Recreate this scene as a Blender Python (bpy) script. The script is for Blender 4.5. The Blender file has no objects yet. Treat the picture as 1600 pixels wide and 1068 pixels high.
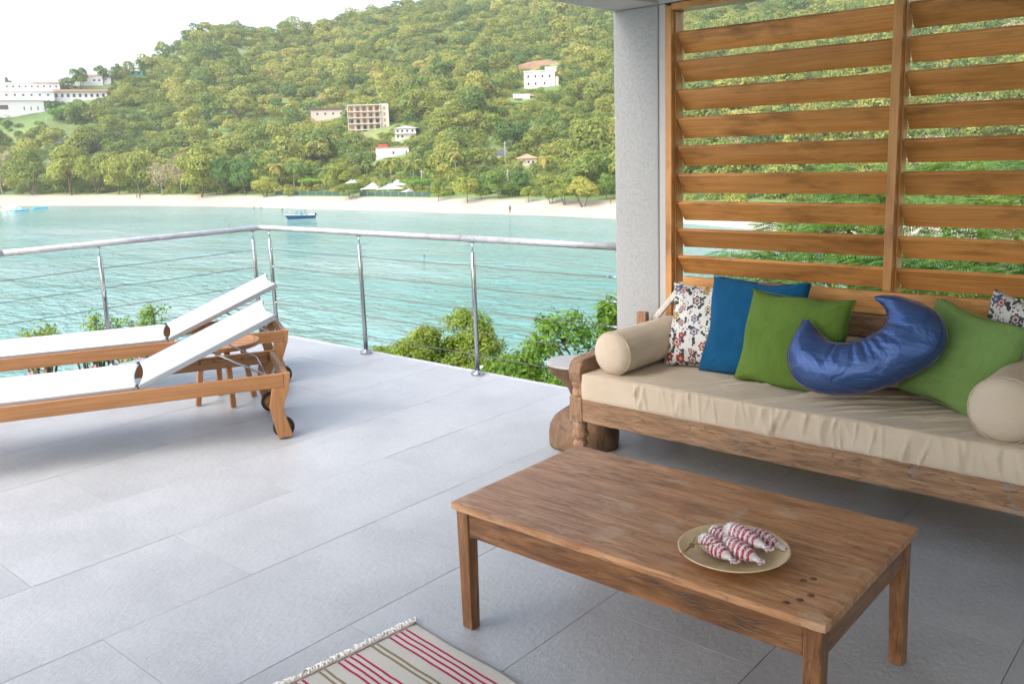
import bpy, bmesh, math, random
import numpy as np
from mathutils import Vector, Matrix, Euler
scene = bpy.context.scene
COL = scene.collection
R = math.radians
random.seed(7)

# ------------------------------------------------------------------ camera, sky, sun, exposure
YAW, PITCH, ROLL, FPX, CX, CY = 41.2718, 10.3479, -1.9349, 1377.094, 800.0, 487.0
CAM = np.array([0.0, 0.0, 1.6])
_a, _b, _r = R(YAW), R(PITCH), R(ROLL)
FW = np.array([-math.sin(_a) * math.cos(_b), math.cos(_a) * math.cos(_b), -math.sin(_b)])
_rt = np.array([math.cos(_a), math.sin(_a), 0.0])
_up = np.cross(_rt, FW)
RT = math.cos(_r) * _rt + math.sin(_r) * _up
UP = np.cross(RT, FW)
cd = bpy.data.cameras.new('camera')
cam = bpy.data.objects.new('camera', cd)
COL.objects.link(cam)
cam.matrix_world = Matrix(((RT[0], UP[0], -FW[0], CAM[0]), (RT[1], UP[1], -FW[1], CAM[1]), (RT[2], UP[2], -FW[2], CAM[2]), (0, 0, 0, 1)))
cd.sensor_width = 36.0
cd.lens = FPX / 1600 * 36
cd.shift_y = -(534 - CY) / 1600
cd.clip_start = 0.05
cd.clip_end = 5000
scene.camera = cam

SUN_EL, SUN_AZ = R(44), R(188)          # azimuth measured from +Y towards +X
world = bpy.data.worlds.new('World')
scene.world = world
world.use_nodes = True
wn = world.node_tree.nodes
wl = world.node_tree.links
bg = wn['Background']
sky = wn.new('ShaderNodeTexSky')
sky.sky_type = 'NISHITA'
sky.sun_disc = False
sky.sun_elevation = SUN_EL
sky.sun_rotation = SUN_AZ
sky.air_density = 1.0
sky.dust_density = 3.0
sky.ozone_density = 1.0
hs = wn.new('ShaderNodeHueSaturation')   # thin bright overcast: the veil of cloud takes most of the blue out
hs.inputs['Saturation'].default_value = 0.70
wl.new(sky.outputs[0], hs.inputs['Color'])
wl.new(hs.outputs[0], bg.inputs['Color'])
bg.inputs['Strength'].default_value = 0.15
sd = bpy.data.lights.new('sun', 'SUN')
sd.energy = 0.8
sd.angle = R(60)
sd.color = (1.0, 0.93, 0.82)
sun = bpy.data.objects.new('sun', sd)
COL.objects.link(sun)
_sd = Vector((math.sin(SUN_AZ) * math.cos(SUN_EL), math.cos(SUN_AZ) * math.cos(SUN_EL), math.sin(SUN_EL)))
sun.rotation_euler = _sd.to_track_quat('Z', 'Y').to_euler()
scene.view_settings.view_transform = 'Standard'
scene.view_settings.look = 'None'
scene.view_settings.gamma = 1.0
scene.view_settings.use_curve_mapping = False
scene.view_settings.exposure = 1.6
scene.render.engine = 'CYCLES'
scene.cycles.use_denoising = True
scene.cycles.max_bounces = 8
scene.cycles.diffuse_bounces = 5
scene.cycles.transparent_max_bounces = 8
scene.cycles.sample_clamp_indirect = 6.0

HAZE = 0.00026
# ------------------------------------------------------------------ helpers
def ray(px, py):
    return FW + RT * (px - CX) / FPX - UP * (py - CY) / FPX
def hdir(px):
    """horizontal unit direction of picture column px (at the horizon)"""
    y0, y1 = ray(px, 0)[2], ray(px, 1000)[2]
    d = ray(px, 1000 * y0 / (y0 - y1))
    d = d[:2]
    return d / np.hypot(*d)
def horizon(px):
    y0, y1 = ray(px, 0)[2], ray(px, 1000)[2]
    return 1000 * y0 / (y0 - y1)
def project(p):
    d = np.asarray(p, float) - CAM
    z = d @ FW
    return CX + FPX * (d @ RT) / z, CY - FPX * (d @ UP) / z, z
def link(o, parent=None):
    COL.objects.link(o)
    if parent is not None: o.parent = parent
    return o
def tag(o, label, cat, group=None):
    o['label'] = label; o['category'] = cat
    if group: o['group'] = group
    return o
def thing(name, label, cat, loc=(0, 0, 0), rz=0.0, group=None, scale=1.0):
    o = bpy.data.objects.new(name, None)
    o.empty_display_size = 0.1
    o.location = loc; o.rotation_euler = (0, 0, rz)
    if scale != 1.0: o.scale = (scale,) * 3
    link(o)
    return tag(o, label, cat, group)
class MB:
    """collects simple shapes into one mesh"""
    def __init__(s): s.v = []; s.f = []; s.sm = []
    def add(s, vs, fs, smooth=False):
        b = len(s.v)
        s.v += [tuple(map(float, v)) for v in vs]
        s.f += [tuple(i + b for i in f) for f in fs]
        s.sm += [smooth] * len(fs)
        return s
    def box(s, c, d, m=None):
        x, y, z = d[0] / 2, d[1] / 2, d[2] / 2
        vs = [Vector(p) for p in ((-x, -y, -z), (x, -y, -z), (x, y, -z), (-x, y, -z), (-x, -y, z), (x, -y, z), (x, y, z), (-x, y, z))]
        if m is not None: vs = [m @ v for v in vs]
        c = Vector(c)
        return s.add([v + c for v in vs], [(0, 3, 2, 1), (4, 5, 6, 7), (0, 1, 5, 4), (1, 2, 6, 5), (2, 3, 7, 6), (3, 0, 4, 7)])
    def bb(s, a, b):
        return s.box([(a[i] + b[i]) / 2 for i in range(3)], [abs(b[i] - a[i]) for i in range(3)])
    def beam(s, p, q, w, h, upv=(0, 0, 1)):
        p, q = Vector(p), Vector(q)
        d = (q - p); L = d.length; d.normalize()
        sx = d.cross(Vector(upv)).normalized(); uz = sx.cross(d)
        m = Matrix((sx, d, uz)).transposed()
        return s.box((p + q) / 2, (w, L, h), m)
    def tube(s, pts, r, n=10, caps=True, smooth=True):
        pts = [Vector(p) for p in pts]
        rs = r if isinstance(r, (list, tuple)) else [r] * len(pts)
        vs = []; fs = []
        prev = None
        for i, p in enumerate(pts):
            d = (pts[min(i + 1, len(pts) - 1)] - pts[max(i - 1, 0)])
            if d.length < 1e-9: d = Vector((0, 0, 1))
            d.normalize()
            if prev is None:
                a = d.cross(Vector((0, 0, 1)))
                if a.length < 0.01: a = d.cross(Vector((1, 0, 0)))
            else:
                a = prev - d * prev.dot(d)
            a.normalize(); prev = a
            b = d.cross(a)
            for k in range(n):
                t = 2 * math.pi * k / n
                vs.append(p + (a * math.cos(t) + b * math.sin(t)) * rs[i])
        for i in range(len(pts) - 1):
            for k in range(n):
                k2 = (k + 1) % n
                fs.append((i * n + k, i * n + k2, (i + 1) * n + k2, (i + 1) * n + k))
        s.add(vs, fs, smooth)
        if caps:
            b = len(s.v) - len(vs)
            s.f.append(tuple(b + k for k in reversed(range(n)))); s.sm.append(False)
            s.f.append(tuple(b + (len(pts) - 1) * n + k for k in range(n))); s.sm.append(False)
        return s
    def lathe(s, prof, n=24, c=(0, 0, 0), smooth=True, cap=True, m=None):
        vs = []; fs = []
        for (r, z) in prof:
            for k in range(n):
                t = 2 * math.pi * k / n
                v = Vector((r * math.cos(t), r * math.sin(t), z))
                if m is not None: v = m @ v
                vs.append(v + Vector(c))
        for i in range(len(prof) - 1):
            for k in range(n):
                k2 = (k + 1) % n
                fs.append((i * n + k, i * n + k2, (i + 1) * n + k2, (i + 1) * n + k))
        s.add(vs, fs, smooth)
        if cap:
            b = len(s.v) - len(vs)
            s.f.append(tuple(b + k for k in reversed(range(n)))); s.sm.append(False)
            s.f.append(tuple(b + (len(prof) - 1) * n + k for k in range(n))); s.sm.append(False)
        return s
    def prism(s, poly, axis_o, ax, ay, th):
        """polygon (2d) in plane (ax, ay) at axis_o, extruded th along ax x ay"""
        o, ax, ay = Vector(axis_o), Vector(ax), Vector(ay)
        nz = ax.cross(ay)
        n = len(poly)
        vs = [o + ax * p[0] + ay * p[1] for p in poly] + [o + ax * p[0] + ay * p[1] + nz * th for p in poly]
        fs = [tuple(reversed(range(n))), tuple(range(n, 2 * n))] + [(i, (i + 1) % n, n + (i + 1) % n, n + i) for i in range(n)]
        return s.add(vs, fs)
    def mesh(s, name, mat):
        me = bpy.data.meshes.new(name)
        me.from_pydata(s.v, [], s.f)
        me.polygons.foreach_set('use_smooth', s.sm)
        if mat: me.materials.append(mat)
        me.update()
        return me
    def build(s, name, mat, parent=None, bevel=0.0, seg=2, kind=None):
        o = bpy.data.objects.new(name, s.mesh(name, mat))
        link(o, parent)
        if bevel:
            b = o.modifiers.new('bevel', 'BEVEL'); b.width = bevel; b.segments = seg; b.limit_method = 'ANGLE'; b.angle_limit = R(40)
            b.harden_normals = False
        if kind: o['kind'] = kind
        return o
def grid_mesh(name, P, mat, closed_u=False, smooth=True):
    """P: (nu, nv, 3) array to a quad mesh"""
    nu, nv = P.shape[:2]
    me = bpy.data.meshes.new(name)
    idx = np.arange(nu * nv).reshape(nu, nv)
    if closed_u:
        a = idx; b = np.roll(idx, -1, 0)
        q = np.stack([a[:, :-1], b[:, :-1], b[:, 1:], a[:, 1:]], -1).reshape(-1, 4)
    else:
        q = np.stack([idx[:-1, :-1], idx[1:, :-1], idx[1:, 1:], idx[:-1, 1:]], -1).reshape(-1, 4)
    np_mesh(me, P.reshape(-1, 3), q)
    if smooth: me.polygons.foreach_set('use_smooth', np.ones(len(q), bool))
    if mat: me.materials.append(mat)
    return me
def np_mesh(me, V, Q):
    V = np.asarray(V, np.float32); Q = np.asarray(Q, np.int32); k = Q.shape[1]
    me.vertices.add(len(V)); me.vertices.foreach_set('co', V.ravel())
    me.loops.add(Q.size); me.loops.foreach_set('vertex_index', Q.ravel())
    me.polygons.add(len(Q)); me.polygons.foreach_set('loop_start', np.arange(len(Q), dtype=np.int32) * k)
    me.update(calc_edges=True); me.validate()
def vnoise(x, y, seed=0):
    """smooth value noise on arrays"""
    x = np.asarray(x, float); y = np.asarray(y, float)
    xi = np.floor(x).astype(int); yi = np.floor(y).astype(int)
    fx = x - xi; fy = y - yi
    fx = fx * fx * (3 - 2 * fx); fy = fy * fy * (3 - 2 * fy)
    def h(i, j):
        n = (i * 374761393 + j * 668265263 + seed * 974634721) & 0x7fffffff
        n = ((n ^ (n >> 13)) * 1274126177) & 0x7fffffff
        return ((n ^ (n >> 16)) & 0xffff) / 65535.0
    return (h(xi, yi) * (1 - fx) + h(xi + 1, yi) * fx) * (1 - fy) + (h(xi, yi + 1) * (1 - fx) + h(xi + 1, yi + 1) * fx) * fy
def fbm(x, y, seed=0, o=4):
    t = 0; a = 1.0; n = 0
    for k in range(o):
        t = t + a * vnoise(np.asarray(x) * 2 ** k, np.asarray(y) * 2 ** k, seed + k); n += a; a *= 0.5
    return t / n

# ------------------------------------------------------------------ material helpers
class NT:
    def __init__(s, name):
        s.m = bpy.data.materials.new(name); s.m.use_nodes = True
        s.t = s.m.node_tree; s.t.nodes.clear()
        s.out = s.t.nodes.new('ShaderNodeOutputMaterial')
    def n(s, typ, ins=None, **kw):
        nd = s.t.nodes.new('ShaderNode' + typ)
        for k, v in kw.items(): setattr(nd, k, v)
        for k, v in (ins or {}).items(): s.set(nd.inputs[k], v)
        return nd
    def set(s, sock, v):
        if isinstance(v, bpy.types.NodeSocket): s.t.links.new(v, sock)
        elif isinstance(v, bpy.types.Node): s.t.links.new(v.outputs[0], sock)
        else: sock.default_value = v
    def math(s, op, a, b=0.0, c=0.0, clamp=False):
        nd = s.n('Math', operation=op, use_clamp=clamp)
        s.set(nd.inputs[0], a); s.set(nd.inputs[1], b); s.set(nd.inputs[2], c)
        return nd.outputs[0]
    def mix(s, f, a, b, blend='MIX'):
        nd = s.n('MixRGB', blend_type=blend)
        s.set(nd.inputs[0], f); s.set(nd.inputs[1], c4(a)); s.set(nd.inputs[2], c4(b))
        return nd.outputs[0]
    def ramp(s, f, stops, interp='LINEAR'):
        nd = s.n('ValToRGB'); cr = nd.color_ramp; cr.interpolation = interp
        while len(cr.elements) < len(stops): cr.elements.new(0.5)
        for e, (p, c) in zip(cr.elements, stops):
            e.position = p; e.color = c4(c)
        s.set(nd.inputs[0], f)
        return nd.outputs[0]
    def coord(s, which='Object', scale=(1, 1, 1), loc=(0, 0, 0), jitter=False, rot=(0, 0, 0)):
        tc = s.n('TexCoord').outputs[which]
        if jitter:
            oi = s.n('ObjectInfo')
            sc = s.n('VectorMath', operation='SCALE'); sc.inputs[0].default_value = (17.3, 9.1, 13.7); s.set(sc.inputs['Scale'], oi.outputs['Random'])
            ad = s.n('VectorMath', operation='ADD'); s.set(ad.inputs[0], tc); s.set(ad.inputs[1], sc.outputs[0])
            tc = ad.outputs[0]
        mp = s.n('Mapping'); s.set(mp.inputs[0], tc)
        mp.inputs['Scale'].default_value = scale; mp.inputs['Location'].default_value = loc; mp.inputs['Rotation'].default_value = rot
        return mp.outputs[0]
    def noise(s, vec, scale, detail=4.0, rough=0.55, dist=0.0, dims='3D'):
        nd = s.n('TexNoise', noise_dimensions=dims)
        s.set(nd.inputs['Vector'], vec); s.set(nd.inputs['Scale'], scale); s.set(nd.inputs['Detail'], detail)
        s.set(nd.inputs['Roughness'], rough); s.set(nd.inputs['Distortion'], dist)
        return nd.outputs['Fac']
    def bump(s, h, strength=0.3, dist=0.01, normal=None):
        nd = s.n('Bump'); s.set(nd.inputs['Height'], h); s.set(nd.inputs['Strength'], strength); s.set(nd.inputs['Distance'], dist)
        if normal is not None: s.set(nd.inputs['Normal'], normal)
        return nd.outputs[0]
    def pbr(s, col, rough=0.6, normal=None, metal=0.0, spec=None, **kw):
        b = s.n('BsdfPrincipled')
        s.set(b.inputs['Base Color'], c4(col)); s.set(b.inputs['Roughness'], rough); s.set(b.inputs['Metallic'], metal)
        if spec is not None: s.set(b.inputs['Specular IOR Level'], spec)
        if normal is not None: s.set(b.inputs['Normal'], normal)
        for k, v in kw.items(): s.set(b.inputs[k.replace('_', ' ')], v)
        s.t.links.new(b.outputs[0], s.out.inputs[0])
        return s.m
def c4(c):
    if isinstance(c, (tuple, list)) and len(c) == 3: return (c[0], c[1], c[2], 1.0)
    return c
def plain(name, col, rough=0.6, metal=0.0, var=0.15, scale=8.0):
    t = NT(name)
    n = t.noise(t.coord('Object', jitter=True), scale, 5)
    c = t.mix(t.math('MULTIPLY', n, var * 2, clamp=True), col, tuple(x * 0.65 for x in col))
    return t.pbr(c, rough, metal=metal, normal=t.bump(n, 0.1, 0.002))

M = {}
def wood(name, dark, mid, light, axis='X', rough=0.5, grain=22.0, along=1.3, bump=0.25, wear=None, wear_amt=0.5, wear_iso=0.0, wear_f=0.8, crack=0.0, var=0.35, stain=0.0):
    t = NT(name)
    k = {'X': (along, grain, grain), 'Y': (grain, along, grain), 'Z': (grain, grain, along)}[axis]
    v = t.coord('Object', scale=k, jitter=True)
    n1 = t.noise(v, 1.0, 6, 0.62, 0.9)
    kf = tuple(x * (4.5 if x == grain else 2.2) for x in k)
    n2 = t.noise(t.coord('Object', scale=kf, jitter=True), 1.0, 3, 0.6)
    n3 = t.noise(t.coord('Object', scale=(2.2, 2.2, 2.2), jitter=True), 1.0, 3)
    f = t.math('ADD', t.math('MULTIPLY', n1, 0.62), t.math('MULTIPLY', n2, 0.38))
    c = t.ramp(f, [(0.30, dark), (0.5, mid), (0.69, light)])
    oi = t.n('ObjectInfo')
    br = t.math('ADD', 1.0 - var / 2, t.math('MULTIPLY', oi.outputs['Random'], var))
    br = t.math('MULTIPLY', br, t.math('ADD', 0.82, t.math('MULTIPLY', n3, 0.36)))
    mul = t.n('VectorMath', operation='SCALE'); t.set(mul.inputs[0], c); t.set(mul.inputs['Scale'], br)
    c = mul.outputs[0]
    h = f
    if stain:
        st = t.noise(t.coord('Object', scale=(3, 9, 9) if axis == 'X' else (9, 9, 3), jitter=True), 1.0, 4, 0.6)
        c = t.mix(t.math('MULTIPLY', t.ramp(st, [(0.52, (0, 0, 0)), (0.72, (1, 1, 1))]), stain), c, tuple(x * 0.35 for x in dark))
    if wear is not None:
        wk = (wear_iso,) * 3 if wear_iso else tuple(0.55 * x if x == grain else 3.2 * x for x in k)
        w = t.noise(t.coord('Object', scale=wk, jitter=True), 1.0, 7, 0.74, 0.4)
        wm = t.ramp(w, [(0.60 - 0.12 * wear_amt, (0, 0, 0)), (0.68 - 0.1 * wear_amt, (1, 1, 1))])
        c = t.mix(t.math('MULTIPLY', wm, wear_f), c, wear)
        h = t.math('ADD', h, t.math('MULTIPLY', wm, 0.3 * wear_f * wear_f))
    if crack:
        cr = t.noise(t.coord('Object', scale=tuple(0.9 * x if x == grain else 1.1 * x for x in k), jitter=True), 1.0, 3, 0.5)
        cm = t.ramp(t.math('ABSOLUTE', t.math('SUBTRACT', cr, 0.5)), [(0.0, (1, 1, 1)), (0.010 + 0.012 * crack, (0, 0, 0))])
        c = t.mix(t.math('MULTIPLY', cm, 0.75 * crack, clamp=True), c, tuple(x * 0.25 for x in dark))
        h = t.math('SUBTRACT', h, t.math('MULTIPLY', cm, 0.8))
    M[name] = t.pbr(c, t.math('ADD', rough - 0.08, t.math('MULTIPLY', n2, 0.2)), t.bump(h, bump, 0.004))
    return M[name]
for ax in 'XZ':
    wood('louvre_wood_' + ax, (0.40, 0.160, 0.040), (0.57, 0.268, 0.080), (0.67, 0.350, 0.125), ax, rough=0.42, grain=34, along=1.6, var=0.30, stain=0.7)
    wood('old_wood_' + ax, (0.11, 0.056, 0.029), (0.30, 0.165, 0.085), (0.45, 0.28, 0.155), ax, rough=0.62, grain=34, along=4.5, bump=0.6, wear=(0.22, 0.23, 0.25), wear_amt=0.34, wear_iso=7.0, crack=0.6)
    wood('table_wood_' + ax, (0.06, 0.023, 0.009), (0.20, 0.085, 0.030), (0.35, 0.17, 0.065), ax, rough=0.36, grain=30, along=4.0, bump=0.45, crack=0.5, stain=0.65)
wood('table_top_wood', (0.17, 0.068, 0.025), (0.43, 0.205, 0.090), (0.62, 0.365, 0.20), 'X', rough=0.42, grain=52, along=4.5, bump=0.5, wear=(0.58, 0.42, 0.29), wear_amt=0.55, wear_iso=4.0, wear_f=0.38, crack=0.6, var=0.10, stain=0.4)
for ax in 'YZX':
    wood('teak_' + ax, (0.23, 0.098, 0.034), (0.34, 0.158, 0.060), (0.43, 0.215, 0.092), ax, rough=0.5, grain=38, along=1.4, bump=0.2, var=0.16)
wood('old_wood_Y', (0.11, 0.056, 0.029), (0.30, 0.165, 0.085), (0.45, 0.28, 0.155), 'Y', rough=0.62, grain=34, along=4.5, bump=0.6, wear=(0.22, 0.23, 0.25), wear_amt=0.34, wear_iso=7.0, crack=0.6)
wood('table_wood_Y', (0.06, 0.023, 0.009), (0.20, 0.085, 0.030), (0.35, 0.17, 0.065), 'Y', rough=0.36, grain=30, along=4.0, bump=0.45, crack=0.5, stain=0.65)
wood('pale_wood', (0.42, 0.37, 0.33), (0.55, 0.50, 0.46), (0.66, 0.62, 0.58), 'Z', rough=0.6, grain=26, along=1.5, bump=0.3, crack=0.8)
wood('stool_wood', (0.07, 0.036, 0.018), (0.155, 0.085, 0.043), (0.25, 0.15, 0.08), 'Z', rough=0.6, grain=14, along=6, bump=0.9, crack=0.5)
wood('stool_top', (0.34, 0.31, 0.28), (0.42, 0.40, 0.38), (0.52, 0.50, 0.48), 'X', rough=0.32, grain=8, along=4, bump=0.2)

def tile_material():
    t = NT('stone_tile')
    v = t.coord('Object', jitter=True)
    a = t.noise(v, 2.2, 4)
    b = t.noise(t.coord('Object', scale=(1, 0.55, 1), jitter=True, rot=(0, 0, 0.5)), 75, 4, 0.6)
    d = t.noise(v, 260, 2, 0.6)
    e = t.noise(v, 16, 4, 0.6)
    oi = t.n('ObjectInfo')
    f = t.math('ADD', t.math('MULTIPLY', a, 0.5), t.math('ADD', t.math('MULTIPLY', d, 0.22), t.math('MULTIPLY', b, 0.32)))
    c = t.ramp(f, [(0.30, (0.29, 0.298, 0.31)), (0.52, (0.38, 0.39, 0.405)), (0.75, (0.47, 0.482, 0.50))])
    br = t.math('ADD', 0.98, t.math('MULTIPLY', oi.outputs['Random'], 0.045))
    s = t.n('VectorMath', operation='SCALE'); t.set(s.inputs[0], c); t.set(s.inputs['Scale'], br)
    h = t.math('ADD', t.math('MULTIPLY', b, 1.0), t.math('ADD', t.math('MULTIPLY', d, 0.22), t.math('MULTIPLY', e, 0.7)))
    return t.pbr(s.outputs[0], 0.36, t.bump(h, 0.7, 0.0048), spec=0.6)
M['tile'] = tile_material()
def stucco_material():
    t = NT('worm_stucco')
    v = t.coord('Object')
    # short wandering grooves dragged out of a pale coat
    w = t.noise(v, 190, 2, 0.5, 1.2)
    g = t.ramp(t.math('ABSOLUTE', t.math('SUBTRACT', w, 0.5)), [(0.0, (1, 1, 1)), (0.036, (0, 0, 0))])
    k = t.ramp(t.noise(v, 60, 2), [(0.46, (0, 0, 0)), (0.56, (1, 1, 1))])
    g = t.math('MULTIPLY', g, k)
    n = t.noise(v, 120, 3)
    c = t.mix(t.math('MULTIPLY', g, 0.32), (0.38, 0.382, 0.378), (0.23, 0.23, 0.23))
    return t.pbr(c, 0.85, t.bump(t.math('SUBTRACT', t.math('MULTIPLY', n, 0.3), g), 0.6, 0.0018))
M['stucco'] = stucco_material()
M['smooth_stucco'] = plain('smooth_stucco', (0.52, 0.50, 0.48), 0.85, scale=30)
M['ceiling'] = plain('ceiling_paint', (0.84, 0.83, 0.81), 0.85, scale=20)
M['wall'] = plain('wall_paint', (0.78, 0.76, 0.72), 0.85, scale=20)
def steel(name, col, rough):
    t = NT(name)
    n = t.noise(t.coord('Object', scale=(60, 60, 2), jitter=True), 1.0, 3)
    return t.pbr(col, t.math('ADD', rough, t.math('MULTIPLY', n, 0.12)), metal=1.0)
M['steel'] = steel('polished_steel', (0.46, 0.47, 0.49), 0.10)
M['cable'] = plain('steel_cable', (0.13, 0.125, 0.125), 0.5, metal=0.3)
def rail_material():
    t = NT('galvanised_rail')
    n = t.noise(t.coord('Object', scale=(3, 3, 3)), 1.0, 5, 0.65)
    f = t.noise(t.coord('Object', scale=(24, 24, 60)), 1.0, 6, 0.7)
    m = t.ramp(t.math('ADD', t.math('MULTIPLY', n, 0.55), t.math('MULTIPLY', f, 0.45)), [(0.49, (0, 0, 0)), (0.55, (1, 1, 1))])
    c = t.mix(t.math('MULTIPLY', m, 0.5), (0.46, 0.46, 0.48), (0.25, 0.25, 0.265))
    return t.pbr(c, t.math('ADD', 0.32, t.math('MULTIPLY', f, 0.3)), t.bump(f, 0.25, 0.002), metal=0.35)
M['rail'] = rail_material()
M['alu'] = steel('brushed_aluminium', (0.50, 0.51, 0.53), 0.35)
M['rubber'] = plain('black_rubber', (0.018, 0.018, 0.02), 0.6)
def fabric(name, col, col2, scale=420, weave=0.35, rough=0.85, wr=0.0, sheen=0.03, streak=0.0, trans=0.0):
    t = NT(name)
    v = t.coord('Object', jitter=True)
    u = t.n('TexWave', wave_type='BANDS', bands_direction='X'); t.set(u.inputs['Vector'], v); u.inputs['Scale'].default_value = scale / 3.3; u.inputs['Distortion'].default_value = 1.5
    w = t.n('TexWave', wave_type='BANDS', bands_direction='Z'); t.set(w.inputs['Vector'], v); w.inputs['Scale'].default_value = scale / 3.3; w.inputs['Distortion'].default_value = 1.5
    h = t.math('ADD', u.outputs['Fac'], w.outputs['Fac'])
    n = t.noise(v, 7, 4)
    f = n
    if streak:
        f = t.math('ADD', t.math('MULTIPLY', n, 1 - streak), t.math('MULTIPLY', t.noise(t.coord('Object', scale=(90, 90, 6), jitter=True), 1.0, 4), streak))
    c = t.ramp(f, [(0.3, col2), (0.7, col)])
    hh = t.math('MULTIPLY', h, 0.04)
    if wr:
        wn_ = t.noise(v, 11, 4, 0.55, 1.2)
        hh = t.math('ADD', hh, t.math('MULTIPLY', wn_, wr))
    return t.pbr(c, rough, t.bump(hh, weave, 0.03), Sheen_Weight=sheen, spec=0.2)
M['canvas'] = fabric('beige_canvas', (0.68, 0.56, 0.425), (0.62, 0.505, 0.375), 500, 0.6, wr=0.4)
M['sling'] = fabric('white_sling', (0.80, 0.80, 0.79), (0.77, 0.77, 0.765), 500, 0.1)
M['blue'] = fabric('blue_linen', (0.006, 0.11, 0.25), (0.004, 0.08, 0.19), 380, 0.7, wr=0.6, streak=0.4)
M['green'] = fabric('green_linen', (0.155, 0.255, 0.042), (0.11, 0.195, 0.03), 380, 0.7, wr=0.7, streak=0.5)
M['green_pale'] = fabric('pale_green_linen', (0.235, 0.375, 0.115), (0.18, 0.31, 0.085), 380, 0.7, wr=0.7, streak=0.4)
def floral_material():
    t = NT('floral_print')
    sep = t.n('SeparateXYZ'); t.set(sep.inputs[0], t.n('TexCoord').outputs['Object'])
    cmb = t.n('CombineXYZ'); t.set(cmb.inputs[0], sep.outputs['X']); t.set(cmb.inputs[1], sep.outputs['Z'])
    p = cmb.outputs[0]
    def layer(scale, rad, petals, amp, off, stops, base, core):
        mv = t.n('VectorMath', operation='ADD'); t.set(mv.inputs[0], p); mv.inputs[1].default_value = off
        vo = t.n('TexVoronoi', voronoi_dimensions='2D', feature='F1'); t.set(vo.inputs['Vector'], mv.outputs[0]); vo.inputs['Scale'].default_value = scale; vo.inputs['Randomness'].default_value = 0.75
        sub = t.n('VectorMath', operation='SUBTRACT'); t.set(sub.inputs[0], mv.outputs[0]); t.set(sub.inputs[1], vo.outputs['Position'])
        s2 = t.n('SeparateXYZ'); t.set(s2.inputs[0], sub.outputs[0])
        ang = t.math('ARCTAN2', s2.outputs[1], s2.outputs[0])
        ln = t.n('VectorMath', operation='LENGTH'); t.set(ln.inputs[0], sub.outputs[0])
        rnd = t.n('SeparateColor'); t.set(rnd.inputs[0], vo.outputs['Color'])
        rr = t.math('MULTIPLY', rad, t.math('ADD', 0.65, t.math('MULTIPLY', rnd.outputs[1], 0.5)))
        pet = t.math('ADD', 1.0, t.math('MULTIPLY', amp, t.math('COSINE', t.math('ADD', t.math('MULTIPLY', ang, petals), t.math('MULTIPLY', rnd.outputs[0], 6.0)))))
        q = t.math('DIVIDE', ln.outputs['Value'], t.math('MULTIPLY', rr, pet))
        col = t.ramp(rnd.outputs[2], stops, 'CONSTANT')
        inside = t.math('LESS_THAN', q, 1.0)
        ring = t.math('MULTIPLY', inside, t.math('GREATER_THAN', q, 0.62))
        mid = t.math('MULTIPLY', inside, t.math('MULTIPLY', t.math('LESS_THAN', q, 0.36), core))
        fill = t.math('MULTIPLY', inside, t.math('LESS_THAN', q, 0.62))
        return ring, fill, mid, col, rnd.outputs[0]
    white = (0.66, 0.64, 0.60)
    c = t.ramp(t.noise(p, 9, 3), [(0.3, (0.60, 0.58, 0.54)), (0.7, white)])
    # thin dark twigs
    tw = t.noise(p, 13, 1, 0.4, 0.6)
    twm = t.ramp(t.math('ABSOLUTE', t.math('SUBTRACT', tw, 0.52)), [(0.0, (1, 1, 1)), (0.011, (0, 0, 0))])
    gate = t.math('GREATER_THAN', t.noise(p, 17, 1), 0.5)
    c = t.mix(t.math('MULTIPLY', twm, gate), c, (0.05, 0.055, 0.055))
    dark = [(0, (0.035, 0.03, 0.045)), (0.35, (0.16, 0.02, 0.045)), (0.6, (0.03, 0.05, 0.045)), (0.8, (0.09, 0.02, 0.05))]
    r, f, m_, col, rn = layer(62, 0.0048, 3, 0.1, (0.3, 0.1, 0), dark, white, 1.0)     # berries
    g2 = t.math('GREATER_THAN', t.noise(p, 22, 1), 0.50)
    c = t.mix(t.math('MULTIPLY', t.math('ADD', r, f, clamp=True), g2), c, col)
    # leaves: long ellipses as two petals
    r, f, m_, col, rn = layer(17, 0.013, 2, 0.55, (2.3, 1.7, 0), [(0, (0.025, 0.06, 0.05)), (0.5, (0.04, 0.045, 0.06)), (0.75, (0.03, 0.09, 0.05))], white, 0.0)
    c = t.mix(t.math('ADD', r, f, clamp=True), c, col)
    stops = [(0, (0.25, 0.025, 0.04)), (0.22, (0.32, 0.20, 0.06)), (0.42, (0.05, 0.09, 0.22)), (0.58, (0.20, 0.02, 0.07)), (0.76, (0.40, 0.27, 0.11)), (0.9, (0.05, 0.07, 0.10))]
    r, f, m_, col, rn = layer(13.5, 0.021, 6, 0.17, (0, 0, 0), stops, white, 1.0)
    c = t.mix(r, c, col)
    c = t.mix(f, c, t.mix(t.math('GREATER_THAN', rn, 0.55), (0.60, 0.52, 0.40), col))
    c = t.mix(m_, c, t.mix(t.math('GREATER_THAN', rn, 0.5), (0.24, 0.05, 0.05), (0.45, 0.33, 0.14)))
    w = t.noise(t.coord('Object'), 11, 4, 0.55, 1.2)
    return t.pbr(c, 0.85, t.bump(w, 0.35, 0.01))
M['floral'] = floral_material()
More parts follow.
